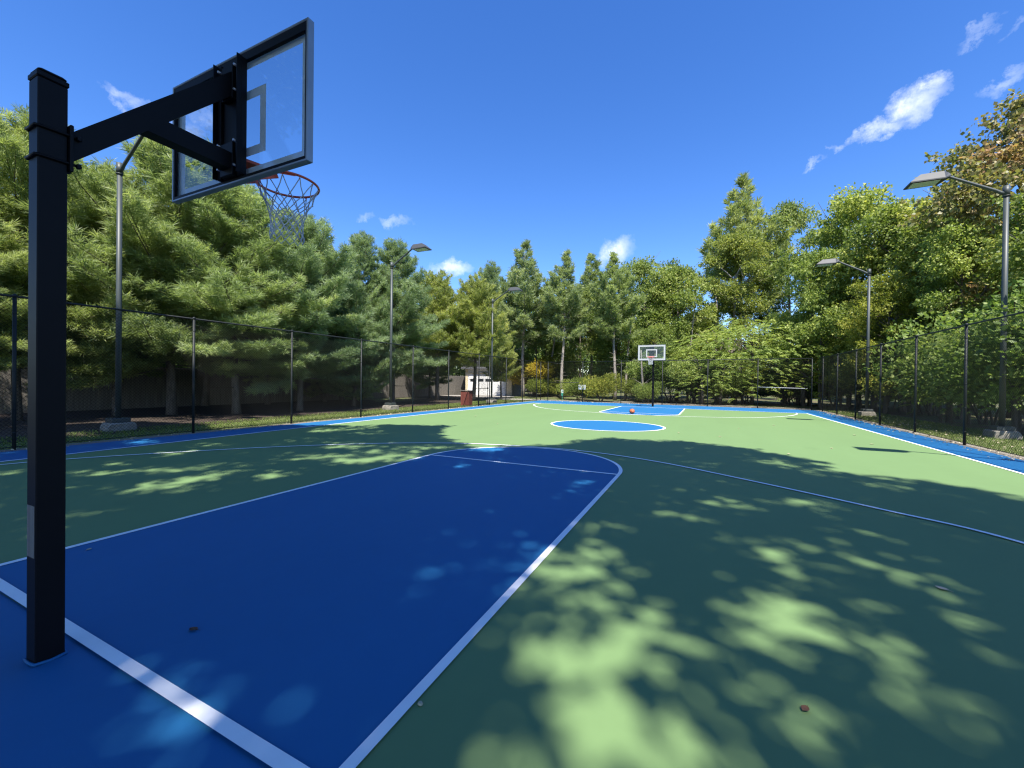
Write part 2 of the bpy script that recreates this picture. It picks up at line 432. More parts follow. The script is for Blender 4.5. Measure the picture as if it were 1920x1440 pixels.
strip('court_line', [(-7.62, .12), (1.52, -.004), (7.84, -.09)], .062, Z3 + .003, WHITE)
strip('court_line', [(-7.68, 25.25), (-1.7, 24.88), (1.9, 24.62), (7.62, 24.35)], W, Z3 + .003, WHITE)
strip('court_line', [(1.835, .03)] + near_arc[:1], .056, Z3, WHITE)
strip('court_line', [(KL, .03)] + near_arc[-1:], W, Z3, WHITE)
strip('court_line', near_arc, W, Z3 + .001, WHITE)
strip('court_line', [(KL, FT), (KR, FT)], W, Z3 + .002, WHITE)
strip('court_line', spline([(-7.5, .03), (-7.32, 1.2), (-7.02, 2.15), (-6.2, 3.45), (-5.3, 4.62), (-4.3, 5.65), (-3.2, 6.52), (-2, 7.13), (-.6, 7.43), (.77, 7.43), (2.2, 6.98), (3.58, 6.12), (4.89, 5.17), (5.68, 4.48), (6.5, 2.8), (6.8, 1.2), (6.85, .03)]), W, Z3 + .0035, WHITE)
strip('court_line', circ, W + .01, Z3, WHITE, True)
strip('court_line', [(-1.72, 24.87)] + far_arc[:1], W, Z3, WHITE)
strip('court_line', [(1.9, 24.6)] + far_arc[-1:], W, Z3, WHITE)
strip('court_line', far_arc, W, Z3 + .001, WHITE)
strip('court_line', [(-1.78, 19.6), (1.88, 19.5)], W, Z3 + .002, WHITE)
strip('court_line', spline([(-7.1, 25.1), (-6.95, 23.6), (-6.5, 22.4), (-5.5, 20.75), (-4.2, 19.62), (-2.6, 18.9), (-.8, 18.5), (.8, 18.42), (2.3, 18.58), (3.6, 18.98), (4.85, 19.6), (6.1, 21.1), (6.9, 22.8), (7.2, 24.35)]), W, Z3 + .0035, WHITE)

# ------------------------------------------------------------------ basketball hoops
def make_hoop(label, loc, rz):
    t = thing('basketball_hoop', label, 'basketball hoop', loc, rz, 'basketball hoops of the court')
    a = .054
    p = MB().box(-a, a, -a, a, -.4, 2.945, .006).build('pole', BLACKP, t)
    c = MB(); c.box(-a - .004, a + .004, -a - .004, a + .004, 2.945, 2.972, .004); c.box(-a + .002, a - .002, -a + .002, a - .002, 2.972, 2.992, .009); c.build('cap', BLACKP, p)
    MB().box(-a * .8, a * .8, -a - .002, -a - .0005, .54, .80).build('instruction_label', GREYW, p)
    col = MB(); col.tube([(x * (a + .004) , y * (a + .004), .004 + .004 * ((i * 7) % 3)) for i, (x, y) in enumerate([(-1, -1), (0, -1.04), (1, -1), (1.05, 0), (1, 1), (0, 1.03), (-1, 1), (-1.04, 0)])], .008, 6, closed=True); col.build('base_sealant', BLUE, p)
    for z in (2.70, 2.555):
        cl = MB(); r = a + .008
        cl.tube([(r - .004, a + .05, z), (r, a, z), (r, -a, z - .003), (r - .008, -r, z - .003), (-r + .008, -r, z - .003), (-r, -a, z - .003), (-r, a, z), (-r + .004, a + .05, z)], .0075, 7)
        for sx in (-1, 1): cl.box(sx * r - .012, sx * r + .012, a + .03, a + .046, z - .012, z + .012, .003)
        cl.build('pole_clamp', BLACKP, p)
    pl = MB().box(-a - .022, a + .022, a + .002, a + .016, 2.515, 2.755, .003).build('mounting_plate', BLACKP, t)
    # arm: rectangular tube rising at 45 degrees, level brace from its middle to the foot of the board bracket
    arm = MB()
    W2 = .051
    y0, y1 = a + .014, .865
    pr = [(y0, 2.57), (y0, 2.725), (y1, 3.585), (y1, 3.415)]
    arm.loft([[(-W2, y, z) for y, z in pr][::-1], [(W2, y, z) for y, z in pr][::-1]]); arm.build('arm', BLACKP, t)
    br = MB(); pr = [(.335, 2.915), (.445, 3.025), (.90, 3.025), (.90, 2.915)]
    br.loft([[(-W2 * .96, y, z) for y, z in pr][::-1], [(W2 * .96, y, z) for y, z in pr][::-1]]); br.build('brace', BLACKP, t)
    # bracket behind the glass
    YB = .925
    for sx in (-1, 1):
        bk = MB(); bk.box(sx * .115 - .022, sx * .115 + .022, YB - .045, YB - .004, 2.87, 3.68, .004)
        bk.box(sx * .115 + (.016 if sx > 0 else -.022), sx * .115 + (.022 if sx > 0 else -.016), YB - .075, YB - .045, 2.87, 3.68)
        bk.build('bracket_upright', BLACKP, t)
    bp = MB().box(-.093, .093, YB - .026, YB - .018, 2.87, 3.68); bp.box(-.07, .07, YB - .062, YB - .026, 2.87, 3.1, .004); bp.box(-.06, .06, YB - .06, YB - .026, 3.40, 3.64, .004)
    bp.build('bracket_plate', BLACKP, t)
    for x in (-.09, .09):
        for z in (2.93, 3.10, 3.45, 3.62): MB().tube([(x, YB - .07, z), (x, YB - .025, z)], .008, 6).build('bolt', STEEL, t)
    # backboard 60 x 36 inches
    X, Zb, Zt = .768, 2.835, 3.735
    bb = MB().box(-X + .018, X - .018, YB + .006, YB + .018, Zb + .018, Zt - .018).build('backboard', GLASS, t)
    fr = MB(); d0, d1, w = YB - .022, YB + .024, .015
    fr.box(-X, -X + w, d0, d1, Zb, Zt, .003); fr.box(X - w, X, d0, d1, Zb, Zt, .003)
    fr.box(-X + w, X - w, d0, d1, Zb, Zb + w, .003); fr.box(-X + w, X - w, d0, d1, Zt - w, Zt, .003)
    fr.build('frame', ALU, bb)
    gk = MB(); g = .014
    gk.box(-X + w, -X + w + g, d0 + .004, YB + .005, Zb + w, Zt - w); gk.box(X - w - g, X - w, d0 + .004, YB + .005, Zb + w, Zt - w)
    gk.box(-X + w + g, X - w - g, d0 + .004, YB + .005, Zt - w - .055, Zt - w); gk.box(-X + w + g, X - w - g, d0 + .004, YB + .005, Zb + w, Zb + w + .02)
    gk.build('channel', BLACKP, bb)  # dark gasket; the black top strip also stands for shade under the frame
    ln = MB(); y = YB + .0195; B = .052
    def flat(a0, a1, b0, b1): ln.add([(a0, y, b0), (a1, y, b0), (a1, y, b1), (a0, y, b1)], [(3, 2, 1, 0)])      # a coat of paint on the glass
    def rect(x0, x1, z0, z1, bw):
        flat(x0, x0 + bw, z0, z1); flat(x1 - bw, x1, z0, z1)
        flat(x0 + bw, x1 - bw, z0, z0 + bw); flat(x0 + bw, x1 - bw, z1 - bw, z1)
    rect(-X + w, X - w, Zb + w, Zt - w, .085); rect(-.305, .305, 3.02, 3.48, B * 1.2)
    ln.build('target_line', WHITEG, bb)
    # rim
    yc = YB + .03 + .15 + .2286; zr = 3.012
    rm = MB(); rm.tube([(.2286 * math.cos(q), yc + .2286 * math.sin(q), zr) for q in [2 * PI * i / 40 for i in range(40)]], .0092, 8, closed=True)
    rim = rm.build('rim', ORANGE, t)
    rb = MB(); rb.box(-.075, .075, YB + .021, YB + .03, zr - .135, zr + .04, .003)
    rb.loft([[(-.075, YB + .03, zr - .012), (.075, YB + .03, zr - .012), (.075, YB + .03, zr + .008), (-.075, YB + .03, zr + .008)],
             [(-.13, yc - .19, zr - .012), (.13, yc - .19, zr - .012), (.13, yc - .19, zr + .006), (-.13, yc - .19, zr + .006)]])
    for sx in (-1, 1):
        rb.bar((sx * .06, YB + .03, zr - .12), (sx * .10, yc - .16, zr - .012), .008, .05)
        rb.loft([[(sx * .13, yc - .19, zr - .02), (sx * .155, yc - .165, zr - .02), (sx * .155, yc - .165, zr + .006), (sx * .13, yc - .19, zr + .006)],
                 [(sx * .2, yc - .11, zr - .016), (sx * .212, yc - .09, zr - .016), (sx * .212, yc - .09, zr), (sx * .2, yc - .11, zr)]])
    rb.build('rim_bracket', ORANGE, rim)
    for i in range(12):
        hk = MB()
        q = 2 * PI * (i + .5) / 12; x, yy = math.cos(q), math.sin(q)
        hk.tube([(.2286 * x, yc + .2286 * yy, zr - .007), (.226 * x, yc + .226 * yy, zr - .02), (.218 * x, yc + .218 * yy, zr - .022), (.216 * x, yc + .216 * yy, zr - .012)], .0032, 5)
        hk.build('net_hook', ORANGE, rim)
    lv = [(.222, -.015), (.178, -.12), (.152, -.175), (.134, -.225), (.122, -.27), (.116, -.315), (.118, -.365), (.122, -.41)]
    nt = MB(); R = random.Random(5)
    def node(l, i):
        r, z = lv[l]; q = 2 * PI * (i + .5 + .5 * (l % 2)) / 12
        return Vector(((r + R.uniform(-.006, .006)) * math.cos(q), yc + (r + R.uniform(-.006, .006)) * math.sin(q), zr + z + R.uniform(-.008, .006)))
    N = [[node(l, i) for i in range(12)] for l in range(len(lv))]
    for l in range(len(lv) - 1):
        for i in range(12):
            for j in (i, (i - 1) % 12 if l % 2 == 0 else (i + 1) % 12):
                p, q = N[l][i], N[l + 1][j]; mid = (p + q) / 2; out = Vector((mid.x, mid.y - yc, 0)).normalized()
                nt.tube([p, mid - out * (.004 if l else .008) - Vector((0, 0, .003)), q], .0039, 5, cap=False)
    for i in range(12):
        if len(lv) % 2 == 0:
            p, q = N[-1][i], N[-1][(i + 1) % 12]; nt.tube([p, (p + q) / 2 - Vector((0, 0, .035 + .01 * R.random())), q], .0036, 5, cap=False)
        nt.tube([N[1][i] + Vector((0, 0, .008)), N[1][i] - Vector((0, 0, .008))], .0065, 6)
    nt.build('net', CORD, rim)
    return t
_w = Mat('white_glass_line'); _w.set((.80, .82, .83), .8, 0, .1)
_tr = _w.add('ShaderNodeBsdfTranslucent'); _tr.inputs[0].default_value = (.30, .32, .35, 1); _m2 = _w.add('ShaderNodeMixShader'); _m2.inputs[0].default_value = .52
_w.l.new(_w.b.outputs[0], _m2.inputs[1]); _w.l.new(_tr.outputs[0], _m2.inputs[2]); _w.l.new(_m2.outputs[0], _w.o.inputs['Surface'])
WHITEG = _w.m
hoop = make_hoop('black post basketball hoop in the foreground seen from behind its glass backboard', (-.045, -.135, .026), 0)
dup(hoop, (-.02, 26.1, -.06), PI, 'distant basketball hoop with white framed backboard facing the camera at the far baseline', 1.03)

def make_ball():
    t = thing('basketball', 'orange basketball lying on the far key of the court', 'ball', (-.13, 18.9, .034 + .12))
    R_ = .12; V = []; rings = []
    n = 24
    for i in range(1, 16):
        a = PI * i / 16; rings.append([(R_ * math.sin(a) * math.cos(2 * PI * j / n), R_ * math.sin(a) * math.sin(2 * PI * j / n), R_ * math.cos(a)) for j in range(n)][::-1])
    MB().loft(rings, True, True).build('ball_skin', BALLM, t)
    s = MB(); r = R_ * .992
    for ax in range(2):
        s.tube([((r * math.cos(q), r * math.sin(q), 0) if ax == 0 else (r * math.cos(q), 0, r * math.sin(q))) for q in [2 * PI * i / 32 for i in range(32)]], .0032, 5, closed=True)
    for sx in (-1, 1):
        s.tube([(sx * (.045 + .05 * abs(math.cos(q))) , r * .96 * math.sin(q) , 0) if False else (sx * math.sqrt(max(0, r * r - (r * .86) ** 2)) * (1 + .7 * math.sin(q) ** 2), r * .86 * math.sin(q) / math.sqrt(1 + .25 * math.sin(q) ** 2), r * .86 * math.cos(q)) for q in [2 * PI * i / 32 for i in range(32)]], .003, 5, closed=True)
    s.build('seam', SEAM, t); t.rotation_euler = (.5, .3, .8)
make_ball()

# ------------------------------------------------------------------ lamp posts
def make_lamp(label, loc, rz):
    """local +x points into the court"""
    t = thing('lamp_post', label, 'lamp post', loc, rz, 'lamp posts along the court fences')
    f = MB(); R = random.Random(2)
    f.loft([[(x * k + R.uniform(-.02, .02), y * k + R.uniform(-.02, .02), z) for x, y in ((-.28, -.28), (0, -.30), (.28, -.28), (.29, 0), (.28, .28), (0, .29), (-.28, .28), (-.30, 0))] for z, k in ((-.3, 1.05), (.1, 1.02), (.2, .96), (.235, .86))])
    f.build('footing', CONC, t)
    MB().box(-.2, .2, -.2, .2, .236, .355, .012).build('base_cover', LAMPP, t)
    n = 14
    p = MB().tube([(0, 0, .30), (0, 0, 3.5), (0, 0, 7.06)], [.067, .064, .058], n).build('pole', LAMPP, t)
    MB().box(-.03, .03, -.072, -.05, .52, .64, .004).build('hand_hole_cover', LAMPP, p)
    c = MB().tube([(0, 0, 7.02), (0, 0, 7.30)], .076, n); c.tube([(0, 0, 7.29), (0, 0, 7.315)], [.07, .05], n); c.tube([(0, 0, 7.0), (0, 0, 7.02)], .082, n)
    c.build('collar', LAMPP, t)
    MB().tube([(.03, 0, 7.08), (.12, 0, 7.13), (.22, 0, 7.21), (1.22, 0, 7.80), (1.30, 0, 7.84)], [.05, .048, .042, .038, .038], 10).build('arm', LAMPP, t)
    h = MB()
    x0, x1 = 1.24, 2.2; z0 = 7.70
    lo = [(x0 + .16, -.24), (x1, -.27), (x1, .27), (x0 + .16, .24), (x0 - .02, .10), (x0 - .02, -.10)]
    mid = lo
    tp = [(x0 + .15, -.13), (x1 - .27, -.15), (x1 - .27, .15), (x0 + .15, .13), (x0 + .02, .06), (x0 + .02, -.06)]
    zt = {0: 7.965, 1: 7.955, 2: 7.955, 3: 7.965, 4: 7.92, 5: 7.92}
    zb = {0: z0, 1: z0, 2: z0, 3: z0, 4: z0 + .10, 5: z0 + .10}
    h.loft([[(x, y, zb[i]) for i, (x, y) in enumerate(lo)], [(x, y, zb[i] + .035) for i, (x, y) in enumerate(lo)], [(x, y, zt[i]) for i, (x, y) in enumerate(tp)]])
    hd = h.build('lamp_head', LAMPH, t)
    MB().box(x0 + .24, x1 - .07, -.19, .19, z0 - .012, z0 - .002, .004).build('lens', LENS, hd)
    return t
GRP = 'lamp posts'
lamp = make_lamp('leftmost grey lamp post, its head hidden behind the near backboard', (-11.55, 4.62, 0), 0)
dup(lamp, (-11.15, 14.95, 0), 0, 'middle grey lamp post on the left side of the court, against the pines')
dup(lamp, (-10.25, 23.9, 0), 0, 'far grey lamp post beside the fence gate near the white garage', .97)
dup(lamp, (10.78, 15.87, 0), PI, 'large grey lamp post at the right edge, its head against the blue sky')
dup(lamp, (10.1, 24.6, 0), PI, 'smaller grey lamp post behind the right fence with dappled lower pole', .98)
dup(lamp, (10.8, 6.85, 0), PI, 'grey lamp post outside the right frame edge, its head shadow on the court')

# ------------------------------------------------------------------ chain link fences
def chain_link(name, L, H, parent, z0=.05, skip=()):
    """woven diamond mesh along local x: two families of round wires"""
    pitch = .0722; r = .0025
    V, F = [], []
    for fam in (0, 1):
        k = int((L + H) / pitch) + 1
        for i in range(k):
            s = i * pitch - H
            xa, xb = max(s, 0), min(s + H, L)
            if xb - xa < .02: continue
            za, zb = xa - s, xb - s
            if fam: za, zb = H - za, H - zb
            y = .003 if fam else -.003
            d = np.array([xb - xa, 0, zb - za]); d /= np.linalg.norm(d)
            n1 = np.array([0, 1., 0]); n2 = np.cross(d, n1)
            n0 = len(V)
            for x, z in ((xa, za), (xb, zb)):
                for q in (0, 2.094, 4.189): V.append(np.array([x, y, z + z0]) + r * (n1 * math.cos(q) + n2 * math.sin(q)))
            for j in range(3): F.append((n0 + j, n0 + (j + 1) % 3, n0 + 3 + (j + 1) % 3, n0 + 3 + j))
    o = link(name, np_mesh(name, np.array(V), np.array(F)), WIRE, parent)
    return o

def make_fence(label, p, q, posts, mid=None, H=3.03):
    p, q = np.array(p), np.array(q); L = float(np.linalg.norm(q - p)); ang = math.atan2(q[1] - p[1], q[0] - p[0])
    t = thing('chain_link_fence', label, 'fence', (p[0], p[1], 0), ang, 'chain link fences round the court')
    for s in posts:
        m = MB(); r = .03
        m.tube([(s, 0, -.3), (s, 0, H)], r, 10); m.tube([(s, 0, H - .01), (s, 0, H + .035), (s, 0, H + .055)], [r + .007, r + .006, .008], 10)
        for z in (.35, .95, 1.55, 2.15, 2.7): m.tube([(s, 0, z), (s, 0, z + .018)], r + .004, 8)
        m.build('post', FENCEP, t)
    MB().tube([(0, 0, H - .0), (L, 0, H - .0)], .0215, 8).build('top_rail', FENCEP, t)
    MB().tube([(0, .03, .07), (L, .03, .07)], .009, 6).build('tension_wire', FENCEP, t)
    if mid:
        for a, b_, z in mid: MB().tube([(a, 0, z), (b_, 0, z)], .019, 8).build('mid_rail', FENCEP, t)
    c = chain_link('wire_mesh', L, H - .07, t); c.location = (0, .034, 0)
    return t
yl = [-6.5, -3.6, -.75, 2.15, 5.27, 8.1, 11.06, 14.15, 16.99, 20.09, 21.38, 23.64, 26.29, 28.9]
P0 = (FX0(-6.5), -6.5); P1 = (FX0(29.5), 29.5)
make_fence('long black chain link fence along the left side in front of the pines', P0, P1, [y + 6.5 for y in yl])
xf = [.42, 1.4, 3.48, 6.36, 9.15, 11.94, 14.7, 17.45]
make_fence('black chain link fence across the far end behind the white backboard', (-8.9, 29.55), (8.55, 28.15), [x * 1.003 for x in (.02, .66, 3.5, 6.38, 9.18, 11.97, 14.75, 17.45)], [(.66, 3.5, 1.45)])
yr = [-6.5, -3.6, -.75, 2.1, 4.95, 7.8, 10.4, 13.22, 15.96, 18.84, 21.66, 24.51, 27.34]
make_fence('black chain link fence along the right side in front of shady bushes', (FXR, 28.15), (FXR, -6.5), [28.15 - y for y in yr], None)
# gate in the left fence
g = thing('fence_gate', 'black pipe framed gate in the left fence beside the red box', 'gate', (FX0(20.7), 20.7, 0), PI / 2)
for x in (-.56, .6): MB().tube([(x, .07, .1), (x, .07, 2.05)], .021, 8).build('gate_stile', FENCEP, g)
for z in (.1, 1.05, 2.05): MB().tube([(-.56, .07, z), (.6, .07, z)], .019, 8).build('gate_rail', FENCEP, g)
c = chain_link('wire_mesh', 1.16, 1.95, g, .1); c.location = (-.56, .095, 0)
m = MB().box(.52, .66, .05, .09, 1.0, 1.1, .01); m.build('latch', FENCEP, g)
# white rail tied to the far fence and two signs
tag(MB().tube([(5.85, 28.75, 1.32), (8.4, 28.55, 1.27)], .018, 8).build('white_rail', LABEL), 'thin white horizontal rail behind the far fence near the right corner', 'rail')
for dx, lab in ((-.24, 'white notice sign left of a far fence post'), (.06, 'white notice sign right of a far fence post')):
    s = thing('notice_sign', lab, 'sign', (-5.42 + dx + .09, 29.21, 1.12), -.08, 'pair of white signs on the far fence')
    MB().box(-.12, .12, -.012, -.004, -.17, .17, .003).build('sign_panel', LABEL, s)
    k = MB()
    for i, wdt in enumerate((.08, .07, .09, .08, .09, .05)): k.box(-wdt, wdt * .9, -.0145, -.0125, .12 - i * .042 - .005, .12 - i * .042 + .005)
    k.build('sign_text', DARKG, s)

# ------------------------------------------------------------------ buildings and small things outside the fence
def make_garage():
    g = thing('garage', 'white garage with a row of small dark door windows beyond the left fence', 'garage', (*site(872, 43), 0), .18)
    L, D, H = 5.0, 5.0, 2.75
    w = MB(); w.box(0, L, .12, D, -.2, H); w.build('wall', SIDING, g)
    s = MB().box(L - .003, L + .02, .16, D, -.1, H); 
    for y in np.arange(.6, D, .55): s.box(L + .02, L + .028, y, y + .03, -.1, H)
    s.build('side_wall', GREYSIDE, g)
    d = MB()
    for i in range(4): d.box(.35, L - .75, .07, .118, .02 + i * .54, .02 + i * .54 + .53, .012)
    dd = d.build('door', SIDING, g)
    for x in (.55, 1.37, 2.19, 3.01): 
        MB().box(x, x + .62, .055, .069, 1.44, 1.72).build('door_window', DARKG, dd)
    t = MB().box(L - .62, L - .02, .06, .118, 0, H); t.box(.02, .26, .06, .118, 0, H); t.box(.26, L - .62, .06, .118, 2.2, 2.36); t.build('corner_trim', CREAM, g)
    r = MB(); o = .35
    A = [(-o, -o, H - .05), (L + o, -o, H - .05), (L + o, D / 2, H + 1.5), (-o, D / 2, H + 1.5)]
    B = [(-o, D + o, H - .05), (L + o, D + o, H - .05), (L + o, D / 2, H + 1.5), (-o, D / 2, H + 1.5)]
    for P in (A, B): r.loft([P, [(x, y, z + .12) for x, y, z in P]])
    r.build('roof', SHINGLE, g)
    k = MB(); 
    for x in (0, L): k.add([(x, .12, H), (x, D, H), (x, D / 2, H + 1.42)], [(0, 1, 2)])
    k.build('gable', SIDING, g)
    b = thing('bollard', 'short yellow bollard standing at the garage corner', 'bollard', (*site(953, 42.2), 0))
    MB().tube([(0, 0, -.1), (0, 0, .95), (0, 0, 1.0)], [.07, .07, .03], 10).build('post', YELLOW, b)
make_garage()
def make_house():
    xy = site(958, 62)
    h = thing('house', 'grey house with a white trimmed gable half hidden behind the trees', 'house', (xy[0], xy[1], 0), -.25)
    MB().box(-6, 2.4, 0, 10, -.3, 6.6).build('wall', GREYSIDE, h)
    r = MB(); zr = 9.3
    for sx in (-1, 1):
        P = [(-1.8, -.5, zr), (-1.8, 10.5, zr), (-1.8 + sx * 4.9, 10.5, 6.2), (-1.8 + sx * 4.9, -.5, 6.2)]
        r.loft([P, [(x, y, z + .15) for x, y, z in P]])
    r.build('roof', SHINGLE, h)
    MB().add([(-6, -.02, 6.6), (2.4, -.02, 6.6), (-1.8, -.02, 9.2)], [(0, 1, 2)]).build('gable', GREYSIDE, h)
    f = MB()
    for sx in (-1, 1): f.bar((-1.8 + sx * .05, -.56, zr + .0), (-1.8 + sx * 4.95, -.56, 6.15), .1, .36, (0, 0, 1))
    f.build('rake_trim', SIDING, h)
    for x in (-4.2, -.3):
        w = MB().box(x, x + 1.1, -.06, -.01, 3.9, 5.4, .01).build('window', DARKG, h)
        MB().box(x - .1, x + 1.2, -.05, -.005, 3.8, 3.9).build('sill', SIDING, w)
make_house()
def make_redbox():
    b = thing('trash_enclosure', 'red stained wooden bin box with pale lid outside the left fence', 'bin', (-10.0, 20.25, 0), .15)
    w = MB(); n = 5; S = .27; H = .88
    for i in range(n):
        x0 = -S + i * 2 * S / n; g = .006
        w.box(x0 + g, x0 + 2 * S / n - g, -S, -S + .022, -.05, H - .02 * (i % 2), .003); w.box(x0 + g, x0 + 2 * S / n - g, S - .022, S, -.05, H, .003)
        w.box(S - .022, S, x0 + g + .02, x0 + 2 * S / n - g - .001, -.05, H, .003); w.box(-S, -S + .022, x0 + g + .02, x0 + 2 * S / n - g, -.05, H, .003)
    w.box(-S + .03, S - .03, -S + .03, S - .03, -.05, .8)
    w.build('board_panel', REDW, b)
    MB().box(-S - .04, S + .04, -S - .04, S + .04, H + .004, H + .035, .006).build('lid', GREYW, b)
    MB().tube([(-.16 + .04, 0, H + .05), (.0, 0, H + .09), (.16, 0, H + .05)], .012, 6).build('handle', STEEL, b)
make_redbox()
def make_station():
    s = thing('bag_station', 'green and white pet bag post at the foot of a pine', 'post', (-7.75, 31.6, 0), .2); s.scale = (.62,) * 3
    MB().box(-.035, .035, -.035, .035, -.2, 1.0, .004).build('post', TEAL, s)
    MB().box(-.13, .13, -.1, -.037, .55, .95, .015).build('bag_box', TEAL, s)
    p = MB().box(-.15, .15, -.06, -.037, .98, 1.38, .006).build('sign_panel', LABEL, s)
    MB().box(-.09, .09, -.063, -.0605, 1.1, 1.28).build('sign_mark', TEAL, p)
make_station()
def make_stockade():
    p, q = np.array((-21.5, -8.0)), np.array((-20.6, 38.0)); L = float(np.linalg.norm(q - p)); a = math.atan2(q[1] - p[1], q[0] - p[0])
    f = thing('wooden_fence', 'weathered grey stockade fence in the shade behind the left pines', 'fence', (p[0], p[1], 0), a)
    R = random.Random(8); m = MB(); x = 0
    while x < L:
        w = .14; h = 1.93 + R.uniform(-.03, .03); dy = R.uniform(-.006, .006)
        m.loft([[(x + .006, dy, -.1), (x + w, dy, -.1), (x + w, dy + .02, -.1), (x + .006, dy + .02, -.1)], [(x + .006, dy, h), (x + w, dy, h), (x + w, dy + .02, h), (x + .006, dy + .02, h)],
                [(x + .04, dy, h + .06), (x + w - .034, dy, h + .06), (x + w - .034, dy + .02, h + .06), (x + .04, dy + .02, h + .06)]])
        x += w
    m.build('board_panel', GREYW, f)
    r = MB()
    for z in (.35, 1.6): r.box(0, L, .03, .08, z, z + .09)
    r.build('rail', GREYW, f)
make_stockade()

def fallen_leaf(label, x, y, rz, size, mat, curl=.4):
    V = []; n = 6
    for i in range(n + 1):
        t = i / n; w = .36 * math.sin(PI * min(1, t * .93 + .05)) ** .8
        for s in (-1, 0, 1): V.append((s * w, t, curl * (abs(s) * .28 + .3 * (t - .5) ** 2) + .03))
    F = [(i * 3 + j, i * 3 + j + 1, i * 3 + j + 4, i * 3 + j + 3) for i in range(n) for j in (0, 1)]
    m = MB().add(V, F, True); st = m.tube([(0, 0, .05 + .07 * curl), (.03, -.35, .04)], .018, 4)
    o = m.build('fallen_leaf', mat); o.location = (x, y, .036); o.rotation_euler = (0, 0, rz); o.scale = (size,) * 3
    return tag(o, label, 'leaf', 'fallen leaves on the court')
fallen_leaf('curled dark brown leaf on the blue key near the hoop pole', .41, .33, 1.9, .05, DRYLEAF, .5)
fallen_leaf('small pale leaf near the left key line', -1.61, .56, .5, .04, PALELEAF, .3)
fallen_leaf('reddish brown leaf on the dark green at lower right', 3.45, 1.2, 2.6, .045, DRYLEAF, .25)
fallen_leaf('pale twig like leaf in the shade at the right', 4.59, 2.92, .9, .07, PALELEAF, .2)
o = MB().loft([[(.014 * k * math.cos(q), .012 * k * math.sin(q), z) for q in [2 * PI * i / 8 for i in range(8)]] for z, k in ((0, .7), (.006, 1), (.013, .6))], True, True).build('pebble', PALELEAF)
o.location = (1.885, .455, .03); tag(o, 'tiny pale pebble beside the right key line', 'pebble')
R = random.Random(11)
for i, (x, y) in enumerate([(4.6, 8.95 + .3), (5.6, 10.6), (2.3, 12.0), (3.4, 11.6), (6.9, 14.1), (-3.4, 11.5), (5.2, 16.1), (1.2, 16.6), (-5.6, 13.7), (6.7, 12.0), (4.0, 14.3), (8.3, 10.9)]):
    fallen_leaf('small pale fallen leaf on the sunlit green court', x, y, R.uniform(0, 6), R.uniform(.05, .09), PALELEAF, .4)

# ------------------------------------------------------------------ foliage
def frames(d, rng):
    d = d / np.linalg.norm(d, axis=1, keepdims=True)
    h = rng.normal(size=d.shape); a = h - d * (h * d).sum(1, keepdims=True); a /= np.linalg.norm(a, axis=1, keepdims=True)
    return a, np.cross(d, a), d

def tufts(P, D, S, T, rng, nb=13, w=.075, spread=(12, 68)):
    """needle tufts: every tuft is a burst of narrow blades"""
    N = len(P); a, b, d = frames(D, rng)
    th = np.radians(rng.uniform(*spread, (N, nb))); ph = rng.uniform(0, 2 * PI, (N, nb)); l = S[:, None] * rng.uniform(.65, 1.15, (N, nb))
    dirs = (a[:, None] * (np.sin(th) * np.cos(ph))[..., None] + b[:, None] * (np.sin(th) * np.sin(ph))[..., None] + d[:, None] * np.cos(th)[..., None])
    side = np.cross(dirs, rng.normal(size=dirs.shape)); side /= np.linalg.norm(side, axis=2, keepdims=True)
    o = P[:, None] + d[:, None] * (rng.uniform(-.35, .25, (N, nb)) * S[:, None])[..., None]
    hw = (S[:, None] * w * .5)[..., None]
    V = np.stack([o + side * hw * .7, o - side * hw * .7, o + dirs * l[..., None] * .55 - side * hw, o + dirs * l[..., None], o + dirs * l[..., None] * .55 + side * hw], 2)
    n = N * nb
    V = V.reshape(-1, 3); i = np.arange(n)[:, None] * 5
    F = np.concatenate([np.stack([i[:, 0], i[:, 0] + 1, i[:, 0] + 2, i[:, 0] + 4], 1)])
    F2 = np.stack([i[:, 0] + 4, i[:, 0] + 2, i[:, 0] + 3, i[:, 0] + 3], 1)
    tone = np.clip(np.repeat(T, nb) + rng.normal(0, .1, n), 0, 1)
    # blades as one kite-shaped quad: base, shoulder, tip, shoulder
    V4 = np.stack([o, o + dirs * l[..., None] * .5 - side * hw, o + dirs * l[..., None], o + dirs * l[..., None] * .5 + side * hw], 2).reshape(-1, 3)
    F4 = np.arange(n * 4).reshape(-1, 4)
    return V4, F4, tone

def leaves(P, D, S, T, rng, wide=.62):
    """folded broad leaves; D is where the tip points"""
    a, b, d = frames(D, rng); s = S[:, None]; n = len(P)
    V = np.stack([P, P + d * s * .45 + a * s * wide * .5 + b * s * .09, P + d * s - b * s * .05, P + d * s * .45 - a * s * wide * .5 + b * s * .09], 1).reshape(-1, 3)
    return V, np.arange(n * 4).reshape(-1, 4), np.clip(T + rng.normal(0, .13, n), 0, 1)

def branch(p, d, L, rng, n=6, droop=0., up=0., wig=.06):
    pts = [np.array(p, float)]; d = np.array(d, float); d /= np.linalg.norm(d)
    for i in range(n):
        t = (i + 1) / n
        d = d + np.array([0, 0, -droop * (1 - t) / n * 2 + up * t / n * 2]) + rng.normal(0, wig, 3); d /= np.linalg.norm(d)
        pts.append(pts[-1] + d * L / n)
    return np.array(pts)

